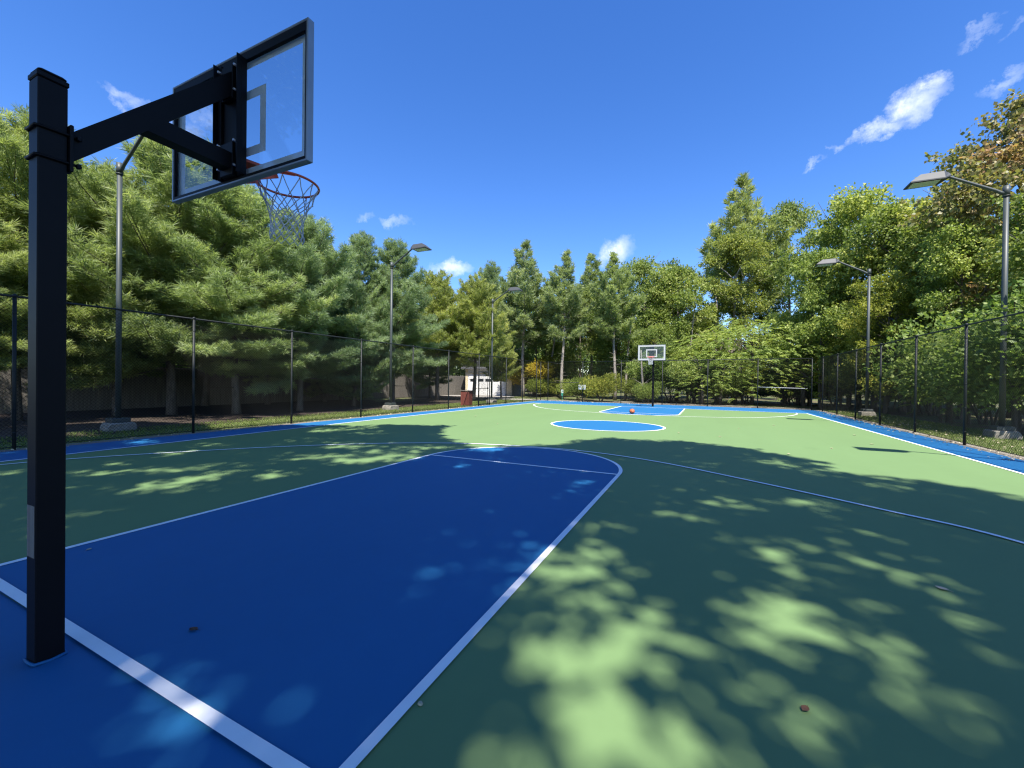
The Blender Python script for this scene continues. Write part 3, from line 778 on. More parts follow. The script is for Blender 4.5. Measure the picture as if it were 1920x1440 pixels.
def pine(seed, H, R, zb, step, prof, size=.2, nper=6, bare=0, tr=.011, droop=.5, dens=1.0, upt=.5):
    """white pine: whorls of boughs carrying flat sprays of needle tufts"""
    rng = np.random.default_rng(seed); wood = MB()
    lean = rng.normal(0, .012, 2)
    ax = lambda z: np.array([lean[0] * z + .06 * math.sin(z * .7 + seed), lean[1] * z + .06 * math.cos(z * .6 + seed), z])
    r0 = H * tr
    zs = np.linspace(-.3, H * .99, 12); wood.tube([ax(z) for z in zs], [max(.012, r0 * (1.25 if z < .2 else 1) * (1 - .93 * max(z, 0) / H)) for z in zs], 8)
    for i in range(bare):                                   # dead stubs on the bare trunk
        z = rng.uniform(.25 * zb, zb); q = rng.uniform(0, 2 * PI); b = branch(ax(z), (math.cos(q), math.sin(q), .1), rng.uniform(.4, 1.5), rng, 3, wig=.15)
        wood.tube(b, [.03, .02, .015, .006], 4)
    P, D, T = [], [], []
    z = zb; q0 = rng.uniform(0, 6)
    while z < H * .975:
        t = (z - zb) / (H - zb); n = nper if t < .85 else max(3, nper - 2)
        q0 += .7
        for k in range(n):
            L = R * prof(t) * rng.uniform(.62, 1.18)
            if rng.random() < .12: L *= .45
            L = max(L, .25)
            q = q0 + 2 * PI * k / n + rng.normal(0, .16); el = math.radians(6 + 42 * t ** 1.4 + rng.normal(0, 8))
            zz = z + rng.uniform(-.4, .4) * step
            pts = branch(ax(zz), (math.cos(q) * math.cos(el), math.sin(q) * math.cos(el), math.sin(el)), L, rng, 6, droop * (1 - t), upt)
            wood.tube(pts, [max(.006, .012 * L * (1 - i / 6.5)) for i in range(7)], 4, cap=False)
            tone = np.clip(rng.normal(.5, .17), .1, .9)
            seg = np.linspace(0, 1, 7)
            nb = max(3, int(L / (.17 / dens)))
            for s in np.linspace(.22 if L > 1 else .05, 1.0, nb):
                c = np.array([np.interp(s, seg, pts[:, j]) for j in range(3)]); dv = pts[min(6, int(s * 6) + 1)] - pts[max(0, min(6, int(s * 6) + 1) - 1)]
                dv /= np.linalg.norm(dv)
                for sd in (-1, 1):
                    if rng.random() < .12: continue
                    sv = np.cross(dv, (0, 0, 1)) * sd; sv /= (np.linalg.norm(sv) + 1e-6)
                    bd = dv * .75 + sv * rng.uniform(.5, 1.0) + np.array([0, 0, rng.uniform(-.1, .45)]); bd /= np.linalg.norm(bd)
                    bl = (.42 * L * (1.05 - s) + .16) * rng.uniform(.5, 1.1); bl = min(bl, 1.15)
                    m = max(1, int(bl / (.145 / dens)))
                    for u in range(m):
                        f = (u + .9) / m
                        P.append(c + bd * bl * f + rng.normal(0, .03, 3)); D.append(bd + np.array([0, 0, .35 + .3 * t]) + rng.normal(0, .25, 3)); T.append(tone + rng.normal(0, .06))
            for _ in range(3): P.append(pts[-1] + rng.normal(0, .04, 3)); D.append(pts[-1] - pts[-2] + np.array([0, 0, .15])); T.append(tone + .1)
        z += step * rng.uniform(.8, 1.2) * (1 if t < .8 else .7)
    for u in range(8): P.append(ax(H * (.96 + .006 * u))); D.append(np.array([0, 0, 1.]) + rng.normal(0, .3, 3)); T.append(.6)
    P, D, T = np.array(P), np.array(D), np.clip(np.array(T), 0, 1)
    return wood, P, D, np.full(len(P), size) * rng.uniform(.8, 1.25, len(P)), T, rng

def broad(seed, H, R, cb, nl, ncl, per, ls, squash=.8, open_=.0, tr=.013, lobe=(.26, .42), prof=None):
    """broad-leaved tree: limbs to separate foliage masses, leaves in small clumps on each"""
    rng = np.random.default_rng(seed); wood = MB()
    bend = rng.normal(0, .02, 2)
    ax = lambda z: np.array([bend[0] * z + .1 * math.sin(z * .5 + seed), bend[1] * z + .1 * math.cos(z * .45 + seed), z])
    zs = np.linspace(-.3, H * .74, 11); r0 = H * tr
    wood.tube([ax(z) for z in zs], [max(.02, r0 * (1.3 if z < .2 else 1) * (1 - .9 * max(z, 0) / H)) for z in zs], 8)
    P, D, T = [], [], []; q = rng.uniform(0, 6)
    prof = prof or (lambda t: math.sin(PI * min(1, .18 + .75 * t)) ** .8)
    for i in range(nl):
        t = (i + .5) / nl; q += 2.4 + rng.normal(0, .25); rad = R * prof(t) * rng.uniform(.45, .85)
        if i >= nl - 2: rad *= .3
        lr = R * rng.uniform(*lobe)
        z = cb + (H - cb) * t; z = min(z, H - lr * .8)
        c = ax(z) + np.array([math.cos(q) * rad, math.sin(q) * rad, 0])
        z0 = max(cb * .6, z - rad * rng.uniform(.6, 1.1)); p0 = ax(z0); br = branch(p0, c - p0 + np.array([0, 0, -.1 * rad]), np.linalg.norm(c - p0), rng, 5, 0, .25, .07)
        wood.tube(br, [max(.01, r0 * .42 * (1 - k / 5.6)) for k in range(6)], 5, cap=False)
        tone = np.clip(rng.normal(.48, .15), .15, .85)
        for k in range(4):
            e = c + rng.normal(0, .5, 3) * lr; wood.tube([br[3], (br[3] + e) / 2 + rng.normal(0, .08, 3), e], [r0 * .16, r0 * .1, .008], 4, cap=False)
        m = int(ncl * (lr / (R * .34)) ** 2)
        v = rng.normal(size=(m, 3)); v /= np.linalg.norm(v, axis=1, keepdims=True)
        lump = 1 + .25 * np.sin(v[:, 0] * 5 + seed + i) * np.sin(v[:, 1] * 6 + i) + .18 * np.sin(v[:, 2] * 9 + i * 2)
        rr = lr * (rng.random(m) ** .45) * lump
        cc = c + v * rr[:, None] * np.array([1.12, 1.12, squash])
        keep = rng.random(m) > open_ ; cc, v = cc[keep], v[keep]; m = len(cc)
        ct = np.clip(tone + rng.normal(0, .1, m), 0, 1)
        pp = np.repeat(cc, per, 0) + rng.normal(0, .5, (m * per, 3)) * ls * np.array([1.35, 1.35, 1.0])
        dd = np.repeat(v, per, 0) * .6 + rng.normal(0, .55, (m * per, 3)) + np.array([0, 0, -.25])
        P.append(pp); D.append(dd); T.append(np.repeat(ct, per))
    P, D, T = np.concatenate(P), np.concatenate(D), np.concatenate(T)
    return wood, P, D, ls * rng.uniform(.7, 1.3, len(P)), T, rng

def shrub(seed, H, R, ncl, per, ls, stems=7):
    rng = np.random.default_rng(seed); wood = MB(); P, D, T = [], [], []
    for i in range(stems):
        q = 2 * PI * i / stems + rng.normal(0, .3); e = np.array([math.cos(q) * R * rng.uniform(.3, .75), math.sin(q) * R * rng.uniform(.3, .75), H * rng.uniform(.5, .85)])
        b = branch((rng.normal(0, .1), rng.normal(0, .1), -.1), e + np.array([0, 0, H * .3]), np.linalg.norm(e), rng, 5, 0, -.1, .08)
        wood.tube(b, [.03, .026, .022, .016, .012, .006], 5, cap=False)
        tone = np.clip(rng.normal(.5, .17), .1, .9); lr = R * rng.uniform(.38, .58)
        m = ncl; v = rng.normal(size=(m, 3)); v /= np.linalg.norm(v, axis=1, keepdims=True)
        c = b[-1] * np.array([1, 1, .8]); cc = c + v * (lr * rng.random(m) ** .4)[:, None] * np.array([1, 1, .95]); cc[:, 2] = np.abs(cc[:, 2]) * .97 + .05
        P.append(np.repeat(cc, per, 0) + rng.normal(0, .6, (m * per, 3)) * ls); D.append(np.repeat(v, per, 0) * .5 + rng.normal(0, .55, (m * per, 3)) + np.array([0, 0, .1])); T.append(np.repeat(np.clip(tone + rng.normal(0, .12, m), 0, 1), per))
    P, D, T = np.concatenate(P), np.concatenate(D), np.concatenate(T)
    return wood, P, D, ls * rng.uniform(.7, 1.3, len(P)), T, rng

def sumac(seed, H, R, nf, fl=.62, stems=5, flat=.45):
    """fronds of drooping paired leaflets spread over a broad dome"""
    rng = np.random.default_rng(seed); wood = MB(); Pl, Dl, Tl, Sl = [], [], [], []
    heads = []
    for i in range(stems):
        q = 2 * PI * i / stems + rng.normal(0, .4); rad = R * .45 * rng.random() ** .5
        top = np.array([math.cos(q) * rad, math.sin(q) * rad, H * .72]); base = np.array([math.cos(q) * .5, math.sin(q) * .5, -.2])
        mid = (base + top) / 2 + np.array([0, 0, .2]); wood.tube([base, base * .5 + mid * .5, mid, top], [.09, .075, .065, .04], 7)
        for k in range(7):
            qq = rng.uniform(0, 2 * PI); e = top + np.array([math.cos(qq) * R * rng.uniform(.2, .6), math.sin(qq) * R * rng.uniform(.2, .6), rng.uniform(.02, .22) * H])
            wood.tube([mid * .4 + top * .6, (top + e) / 2, e], [.035, .025, .012], 5, cap=False)
    for i in range(nf):
        u = rng.random() ** .5; q = rng.uniform(0, 2 * PI); rr = R * u * (1 + .13 * math.sin(q * 3 + seed) + .08 * math.sin(q * 7))
        zt = H * (1 - flat * u ** 2.2) - rng.random() ** 2 * H * .45 * (1 if u < .95 else 1)
        p = np.array([math.cos(q) * rr, math.sin(q) * rr, zt + .25 * math.sin(rr * 2.1 + q * 2)])
        out = np.array([math.cos(q), math.sin(q), 0]) * .8 + rng.normal(0, .5, 3) * np.array([1, 1, .2]); out[2] = .18; out /= np.linalg.norm(out)
        L = fl * rng.uniform(.7, 1.2); tone = np.clip(rng.normal(.5, .2), 0, 1); sv = np.cross(out, (0, 0, 1)); sv /= np.linalg.norm(sv)
        n = 8
        for j in range(n):
            f = (j + 1) / n; c = p + out * L * f + np.array([0, 0, -.55 * L * f * f])
            for sd in (-1, 1):
                Pl.append(c); Dl.append(sv * sd * .85 + out * .45 + np.array([0, 0, -.45 - .2 * f])); Tl.append(tone); Sl.append(L * .34 * (1.1 - .5 * f * f))
    return wood, np.array(Pl), np.array(Dl), np.array(Sl), np.array(Tl), rng

PROTO = {}
def proto(key, data, kind, wide=.62, nb=13, w=.075, spread=(12, 68)):
    wood, P, D, S, T, rng = data
    V, F, tone = tufts(P, D, S, T, rng, nb, w, spread) if kind == 'needle' else leaves(P, D, S, T, rng, wide)
    PROTO[key] = (wood.mesh(key + '_trunk'), np_mesh(key + '_crown', V, F, tone), float(np.percentile(V[:, 2], 99.8)), float(np.percentile(np.hypot(V[:, 0], V[:, 1]), 96)), len(F))

young = lambda t: (min(1, .55 + t * 2.2)) * (1 - t) ** .72 + .05
old = lambda t: (.55 + .45 * math.sin(PI * min(1, t * 1.25 + .1))) * (1 - t ** 2.2) + .05
proto('young_pine_a', pine(1, 10.0, 4.2, 1.9, .48, young, .23, 7, 0, .013, .35, 1.2), 'needle', nb=20, w=.075, spread=(12, 82))
proto('young_pine_b', pine(2, 10.0, 3.9, 2.1, .50, young, .23, 7, 2, .013, .45, 1.2), 'needle', nb=20, w=.075, spread=(12, 82))
proto('young_pine_c', pine(3, 10.0, 3.4, .7, .50, lambda t: (min(1, .6 + t * 2)) * (1 - t) ** .55 + .05, .24, 7, 0, .012, .2, 1.15, .9), 'needle', nb=20, w=.07, spread=(8, 55))
proto('clear_pine', pine(6, 10.0, 3.6, 3.0, .46, lambda t: (min(1, .6 + t * 2)) * (1 - t) ** .5 + .05, .26, 7, 4, .015, .1, 1.05, .8), 'needle', nb=14, w=.10, spread=(8, 60))
proto('tall_pine_a', pine(4, 18.0, 4.2, 7.0, 1.05, old, .46, 7, 16, .0105, .15, .72, .8), 'needle', nb=13, w=.12)
proto('tall_pine_b', pine(5, 18.0, 3.9, 8.0, 1.0, lambda t: old(t) * (1 - .25 * t), .46, 7, 16, .0105, .1, .72, 1.0), 'needle', nb=13, w=.12)
proto('oak_a', broad(11, 12.0, 4.3, 2.4, 24, 290, 9, .16, .75, .05, .013, (.18, .34), lambda t: math.sin(PI * min(1, .3 + .6 * t)) ** .6), 'leaf')
proto('oak_b', broad(12, 12.0, 3.9, 3.0, 19, 260, 9, .17, .8, .05, .013, (.2, .34), lambda t: math.sin(PI * min(1, .3 + .62 * t)) ** .6), 'leaf')
proto('maple_a', broad(13, 12.0, 4.0, 2.0, 22, 300, 9, .15, .75, .05, .013, (.2, .36)), 'leaf', wide=.8)
proto('sparse_oak', broad(14, 15.0, 3.3, 4.5, 18, 190, 8, .17, .7, .1, .011, (.24, .4)), 'leaf')
proto('bush_a', shrub(21, 2.6, 1.9, 420, 8, .08), 'leaf')
proto('bush_b', shrub(22, 3.4, 1.8, 420, 8, .085, 8), 'leaf')
proto('sumac_a', sumac(31, 5.8, 4.2, 1700, .5), 'leaf', wide=.34)
proto('sumac_b', sumac(32, 3.6, 2.0, 520, .36, 4), 'leaf', wide=.32)

def plant(name, key, label, cat, xy, H, mat, bk=BARK, wid=1.0, col=(1, 1, 1), group=None, rz=None, sink=0., lean=(0, 0)):
    tm, cm, h0, r0, nf = PROTO[key]
    t = thing(name, label, cat, (float(xy[0]), float(xy[1]), -sink), (abs(float(xy[0])) * 37.7 + float(xy[1]) * 11.3) % 6.283 if rz is None else rz, group)
    t.rotation_euler[0], t.rotation_euler[1] = lean
    s = H / h0; t.scale = (s * wid, s * wid, s)
    for nm, me, m in (('trunk' if 'bush' not in key else 'stem', tm, bk), ('crown' if 'bush' not in key else 'foliage', cm, mat)):
        o = bpy.data.objects.new(nm, me); COL.objects.link(o); o.parent = t
        if len(me.materials) == 0: me.materials.append(m)
        o.material_slots[0].link = 'OBJECT'; o.material_slots[0].material = m
        o.color = (*col, 1)
    return t
GP, GT, GB = 'young pines behind the left fence', 'tall trees beyond the far fence', 'bushes under the trees beyond the fences'
def P_(key, px, top, depth, label, wid=1., col=(1, 1, 1), mat=NEEDLE, bk=BARK, name='pine_tree', cat='tree', group=None, rz=None, sink=0.):
    xy = site(px, depth); return plant(name, key, label, cat, xy, rise(xy, top) + sink, mat, bk, wid, col, group, rz, sink)
def PX(key, px, top, x, label, wid=1., col=(1, 1, 1), mat=LEAF, name='bush', cat='bush', group=None):
    d = FW + (px - 960) / FPX * RT; k = (x - CAM[0]) / d[0]; return P_(key, px, top, k * float(d @ FW), label, wid, col, mat, BARK, name, cat, group)
YG = (1.12, 1.10, .85); BG = (.92, 1.0, 1.08); WG = (1.2, 1.1, .72)
# the row of pines on the left
P_('young_pine_b', -130, 320, 11.0, 'pine at the left edge, cut off by the photo frame beside the hoop pole', 1.0, YG, group=GP)
P_('young_pine_a', 28, 212, 13.5, 'yellow green pine rising just left of the hoop pole', 1.03, YG, group=GP)
P_('oak_b', 165, 318, 20.0, 'dark leafy tree between the two big pines behind the left lamp post', .9, (.95, .95, .9), LEAF, name='leafy_tree', group=GP)
P_('young_pine_b', 215, 322, 15.5, 'pine directly behind the left lamp post', .9, YG, group=GP)
P_('young_pine_a', 318, 268, 16.3, 'largest fluffy pine, seen under the near backboard', 1.29, (1.05, 1.05, .92), group=GP)
P_('young_pine_b', 440, 345, 17.0, 'broad pale green pine behind the near net', 1.32, (1.05, 1.08, .95), group=GP)
P_('young_pine_a', 560, 405, 19.0, 'bluish pine just right of the near net', 1.21, BG, group=GP)
P_('young_pine_c', 662, 440, 23.0, 'slim pine with twin tips left of the middle lamp post', 1.05, BG, group=GP)
P_('young_pine_b', 735, 455, 25.0, 'dark pine directly behind the middle lamp post', 1.05, BG, group=GP)
P_('young_pine_c', 610, 455, 27.0, 'pine peeping between the bluish pine and the slim pine', 1.1, (1, 1, 1), group=GP)
P_('clear_pine', 888, 520, 31.0, 'yellow green evergreen with bare trunk in front of the white garage', 1.2, WG, group=GP)
P_('clear_pine', 822, 512, 31.0, 'wide yellow green evergreen between the middle lamp post and the garage', 1.25, WG, group=GP)
P_('clear_pine', 940, 628, 35.0, 'low yellow green evergreen right of the far left lamp post', 1.1, WG, group=GP)
P_('young_pine_a', 915, 500, 48.0, 'small pointed pine showing above the wide yellow evergreen', .9, (.95, 1, 1), group=GT)
P_('clear_pine', 272, 400, 20.0, 'shaded pine in the second row between the left lamp post and the largest pine', 1.15, BG, group=GP)
P_('clear_pine', 120, 400, 17.5, 'shaded pine in the second row just right of the hoop pole', 1.1, (1, 1, 1), group=GP)
P_('clear_pine', 385, 400, 21.5, 'shaded pine in the second row under the near net', 1.2, BG, group=GP)
P_('young_pine_a', 500, 430, 23.5, 'shaded pine in the second row left of the bluish pine', 1.15, (1, 1, 1), group=GP)
P_('young_pine_b', 640, 500, 29.0, 'shaded pine in the second row left of the middle lamp post', 1.2, (1, 1, 1), group=GP)
P_('young_pine_a', 806, 585, 35.0, 'small dark pine in front of the stockade fence near the red box', 1.0, BG, group=GP)
# tall trees beyond the far fence
P_('tall_pine_a', 980, 456, 39.0, 'tallest bare trunked pine left of centre', 1.12, (1, 1, 1), bk=PALEBARK, group=GT)
P_('tall_pine_b', 1053, 472, 36.0, 'tall pine with straight pale trunk behind the bag post', 1.15, (1, 1, .95), bk=PALEBARK, group=GT)
P_('tall_pine_a', 1108, 478, 44.0, 'paler pine between the two pale trunked pines', 1.0, (1.1, 1.08, .95), bk=PALEBARK, group=GT)
P_('tall_pine_b', 1153, 474, 35.0, 'tall pine with pale trunk left of the far backboard', 1.15, (1.05, 1.05, .9), bk=PALEBARK, group=GT)
P_('oak_a', 1085, 545, 41.0, 'leafy tree filling the gap between the pale pine trunks', 1.0, (1, 1, .95), LEAF, name='leafy_tree', group=GT)
P_('oak_b', 1005, 590, 43.0, 'dark leafy tree behind the leftmost bare pine trunk', 1.1, (.85, .92, .9), LEAF, name='leafy_tree', group=GT)
P_('oak_a', 1210, 487, 40.0, 'leafy oak above the far backboard', .9, (1.0, 1.02, .88), LEAF, name='leafy_tree', group=GT)
P_('oak_b', 1268, 500, 37.0, 'leafy oak right of the far backboard', 1.0, (1.05, 1.05, .88), LEAF, name='leafy_tree', group=GT)
P_('maple_a', 1150, 600, 38.5, 'low leafy tree between the pine trunk and the far backboard', 1.1, (.95, 1, .9), LEAF, name='leafy_tree', group=GT)
P_('oak_a', 1225, 610, 35.0, 'low leafy tree directly behind the far hoop', 1.0, (1.15, 1.15, 1.03), LEAF, name='leafy_tree', group=GT)
P_('tall_pine_a', 1385, 336, 41.0, 'tallest pine right of centre, standing clear against the sky', .98, (1.15, 1.08, .8), bk=PALEBARK, group=GT)
P_('sparse_oak', 1378, 440, 38.0, 'thin oak in front of the tall right pine, sky showing through', .95, (1.15, 1.05, .8), LEAF, bk=PALEBARK, name='leafy_tree', group=GT)
P_('sparse_oak', 1478, 380, 40.0, 'slender sparse tree between the tall pine and the right oaks', .8, (1.0, 1.0, 1.0), LEAF, name='leafy_tree', group=GT)
P_('oak_b', 1305, 585, 42.0, 'low oak left of the big sumac', .95, (1.05, 1.05, .85), LEAF, name='leafy_tree', group=GT)
P_('sumac_a', 1395, 600, 31.0, 'big domed sumac spreading over the far fence', 1.12, (1.4, 1.32, 1.05), SUMACL, name='sumac', group='sumacs by the right corner')
P_('sumac_b', 1500, 648, 30.0, 'yellowing sumac at the right corner of the far fence', 1.6, (1.7, 1.4, .8), SUMACL, name='sumac', group='sumacs by the right corner')
P_('sumac_b', 1330, 660, 29.8, 'low sumac hanging over the fence left of the big one', 1.3, (1.35, 1.3, 1.0), SUMACL, name='sumac', group='sumacs by the right corner')
# trees on the right
GR = 'trees along the right fence'
P_('oak_a', 1608, 366, 29.0, 'bright oak whose top stands left of the far right lamp head', .95, (1.38, 1.29, 0.98), LEAF, name='leafy_tree', group=GR)
P_('oak_b', 1540, 470, 27.0, 'leafy tree behind the small right lamp head', .8, (1.21, 1.21, 0.98), LEAF, name='leafy_tree', group=GR)
P_('maple_a', 1690, 392, 24.0, 'leafy tree right of the small lamp post', .95, (1.32, 1.24, 0.98), LEAF, name='leafy_tree', group=GR)
P_('young_pine_c', 1742, 372, 24.5, 'pale pine tip below the large right lamp head', .8, (1.1, 1.08, .85), group=GR)
P_('maple_a', 1900, 195, 20.5, 'reddish maple towering behind the large right lamp post', .95, (1.12, 1.02, .85), AUTUMN, name='leafy_tree', group=GR)
P_('oak_b', 1800, 420, 19.5, 'leafy tree under the reddish maple', .9, (1.21, 1.21, 0.98), LEAF, name='leafy_tree', group=GR)
P_('oak_a', 1660, 520, 22.0, 'yellow green tree behind the right fence near the small lamp post', .9, (1.55, 1.29, 0.80), LEAF, name='leafy_tree', group=GR)
P_('maple_a', 2010, 300, 15.0, 'leafy tree cut off by the right edge of the photo', .95, (1.21, 1.15, 0.98), LEAF, name='leafy_tree', group=GR)
for px, top, x, key, w, col, lab in [
        (1640, 610, 11.9, 'sumac_b', .75, (1.5, 1.25, .8), 'yellow green sumac just behind the small right lamp post'),
        (1585, 640, 12.3, 'sumac_b', .8, (1.45, 1.25, .85), 'sumac leaning over the right fence near the corner'),
        (1705, 605, 12.9, 'sumac_b', .7, (1.3, 1.2, .95), 'sumac with hanging fronds left of the right fence post'),
        (1790, 610, 12.3, 'sumac_b', .7, (1.2, 1.15, .95), 'sumac behind the tall grey post of the right fence'),
        (1925, 560, 12.3, 'sumac_b', .75, (1.15, 1.15, .95), 'sumac at the right edge beside the large lamp post')]:
    PX(key, px, top, x, lab, w, col, SUMACL, 'sumac', 'bush', 'sumacs along the right fence')
for px, top, x, key, w, col, lab in [
        (1660, 660, 13.2, 'bush_b', 1.1, (.9, 1, .85), 'dark bush behind the small right lamp post'),
        (1750, 650, 13.6, 'bush_b', 1.1, (.85, .95, .8), 'dark bush between the two right lamp posts'),
        (1850, 620, 13.4, 'bush_b', 1.1, (1, 1.05, .8), 'tall bush behind the large right lamp post'),
        (1960, 540, 12.6, 'bush_a', 1.1, (.85, .95, .8), 'bush at the right edge of the photo'),
        (1565, 680, 11.8, 'bush_a', 1.1, (.95, 1., .8), 'bush beyond the far right fence corner')]:
    PX(key, px, top, x, lab, w, col, LEAF, 'bush', 'bush', GB)
for i, (px, top, dp, key, w, col, lab) in enumerate([
        (1470, 690, 31.5, 'bush_a', 1.5, (.95, 1., .85), 'bush below the yellowing sumac'),
        (1400, 700, 33.0, 'bush_a', 1.5, (.85, .95, .85), 'shaded bush under the big sumac'),
        (1300, 672, 31.5, 'bush_b', 1.3, (.95, 1.0, .9), 'leafy bush right of the far hoop'),
        (1255, 668, 33.0, 'bush_b', 1.2, (.9, 1., .9), 'leafy bush behind the far hoop pole'),
        (1195, 712, 33.0, 'bush_a', 1.1, (1.2, 1.1, .8), 'yellow green bush left of the far hoop pole'),
        (1128, 700, 31.8, 'bush_a', 1.0, (1.35, 1.15, .7), 'rounded yellow green bush beside the white signs'),
        (1085, 708, 34.0, 'bush_a', 1.2, (1.05, 1.05, .8), 'bush behind the white signs'),
        (1020, 705, 38.0, 'bush_a', 1.3, (1.2, 1.1, .7), 'bush on the grassy mound'),
        (1000, 672, 41.0, 'bush_b', 1.3, (1.75, 1.2, .45), 'yellowing bush right of the garage side wall'),
        (1215, 715, 30.9, 'bush_a', 1.0, (.95, 1., .8), 'small bush beside the far hoop pole foot'),
        (1492, 708, 30.8, 'bush_a', 1.2, (1.1, 1.1, .85), 'low bush behind the white rail near the right corner'),
        (1345, 705, 30.5, 'bush_a', 1.2, (1.05, 1.05, .85), 'small bush in front of the sumac stems')]):
    P_(key, px, top, dp, lab, w, col, LEAF, name='bush', cat='bush', group=GB)
# thin trunks of the wood seen through the far fence
GS = 'thin trunks behind the far fence'
for px, dp, h, r, lab in ((1208, 31.5, 4.2, .09, 'short pale trunk left of the far hoop pole'), (1172, 36, 9, .10, 'thin trunk between the pale pine and the far hoop'), (1290, 36, 9, .09, 'thin dark trunk right of the far backboard'), (1352, 38, 10, .10, 'thin trunk left of the big sumac stems'), (1028, 40, 10, .11, 'thin trunk beside the pet bag post')):
    xy = site(px, dp); t = thing('tree_trunk', lab, 'tree', (xy[0], xy[1], 0), 0, GS)
    m = MB(); rng = np.random.default_rng(px); bp_ = branch((0, 0, -.2), (rng.normal(0, .05), rng.normal(0, .05), 1), h, rng, 8, 0, 0, .03); m.tube(bp_, [r * (1.2 - .8 * i / 8) for i in range(9)], 8); m.build('trunk', PALEBARK, t)
    for k in range(6):
        m = MB(); i = rng.integers(3, 8); q = rng.uniform(0, 6.28); b = branch(bp_[i], (math.cos(q), math.sin(q), .5), rng.uniform(.5, 1.4), rng, 3, 0, 0, .1); m.tube(b, [.025, .018, .012, .005], 4, cap=False); m.build('branch', PALEBARK, t)

# far-off wood closing the view behind the single trees: one mass
def merge(name, items, label):
    Vs, Fs, Ts, n = [], [], [], 0
    for seed, (x, y), H, R in items:
        w, P, D, S, T, rng = broad(seed, H, R, 1.0, 16, 105, 7, .34, .9)
        V, F, tone = leaves(P + np.array([x, y, 0]), D, S, T, rng); Vs.append(V); Fs.append(F + n); Ts.append(tone); n += len(V)
    o = link(name, np_mesh(name, np.concatenate(Vs), np.concatenate(Fs), np.concatenate(Ts)), LEAF); o.color = (.8, .9, .85, 1)
    return tag(o, label, 'woods', kind='stuff')
items = []
for i, (px, dp, top) in enumerate([(930, 60, 575), (985, 64, 560), (1035, 60, 565), (1090, 64, 560), (1140, 60, 570), (1190, 64, 560), (1240, 60, 545), (1300, 60, 590), (1350, 64, 640), (1430, 64, 640), (1510, 60, 600), (1565, 50, 560), (1630, 42, 560), (1700, 36, 520), (1770, 32, 470), (1850, 28, 420), (1930, 24, 420)]):
    xy = site(px, dp); items.append((40 + i, xy, rise(xy, top), max(3.2, dp * .075)))
merge('distant_woods', items, 'dense wood of broad leaved trees closing the view behind the courts')
items = []
for i, (px, dp, top) in enumerate([(-160, 24, 330), (-40, 24, 360), (60, 26, 390), (150, 27, 420), (250, 29, 470), (350, 31, 490), (450, 34, 500), (540, 37, 520), (630, 41, 540), (710, 45, 550), (790, 50, 570), (870, 56, 580)]):
    xy = site(px, dp); items.append((70 + i, xy, rise(xy, top), max(3.0, dp * .09)))
merge('pine_backdrop_woods', items, 'dark wood behind the grey stockade fence at the left')

# ------------------------------------------------------------------ grass
def grass(name, spots, n, h, label, col=(1, 1, 1)):
    rng = np.random.default_rng(5); P = []
    for (x0, x1, y0, y1), k in spots:
        m = int(n * k); P.append(np.stack([rng.uniform(x0, x1, m), rng.uniform(y0, y1, m), np.full(m, .0)], 1))
    P = np.concatenate(P); m = len(P)
    D = np.stack([rng.normal(0, .45, m), rng.normal(0, .45, m), np.ones(m)], 1); S = h * rng.uniform(.5, 1.4, m)
    a, b, d = frames(D, rng); w = (.012 + .05 * S)[:, None] * .5
    V = np.stack([P - a * w, P + a * w, P + d * S[:, None] + b * (S * .25)[:, None]], 1).reshape(-1, 3)
    o = link(name, np_mesh(name, V, np.arange(m * 3).reshape(-1, 3), np.clip(rng.normal(.5, .22, m), 0, 1)), GRASSM); o.color = (*col, 1)
    return tag(o, label, 'grass', kind='stuff')
grass('grass', [((-11.8, -9.5, -2, 29), 1.0), ((9.15, 11.4, 4, 29), .8), ((-13.5, -7.6, 31, 40), .9)], 26000, .075, 'short mown grass growing along the foot of the fences')

def litter():
    rng = np.random.default_rng(9); P = []
    for x0, x1, y0, y1, n in ((8.3, 9.0, 5, 28, 420), (-9.35, -8.85, 1, 29, 260), (-8.5, 8.5, 28.0, 29.6, 260), (9.0, 10.6, 8, 28, 420)):
        u = rng.random(n) ** .6; P.append(np.stack([x0 + (x1 - x0) * (u if x0 > 0 else 1 - u), rng.uniform(y0, y1, n), np.full(n, .034)], 1))
    P = np.concatenate(P); m = len(P); D = np.stack([rng.normal(size=m), rng.normal(size=m), rng.uniform(0, .35, m)], 1)
    V, F, t = leaves(P, D, rng.uniform(.035, .075, m), rng.uniform(.1, .9, m), rng)
    tag(link('leaf_litter', np_mesh('leaf_litter', V, F, t), PALELEAF), 'dry leaves and needles gathered along the foot of the fences', 'leaf litter', kind='stuff')
litter()

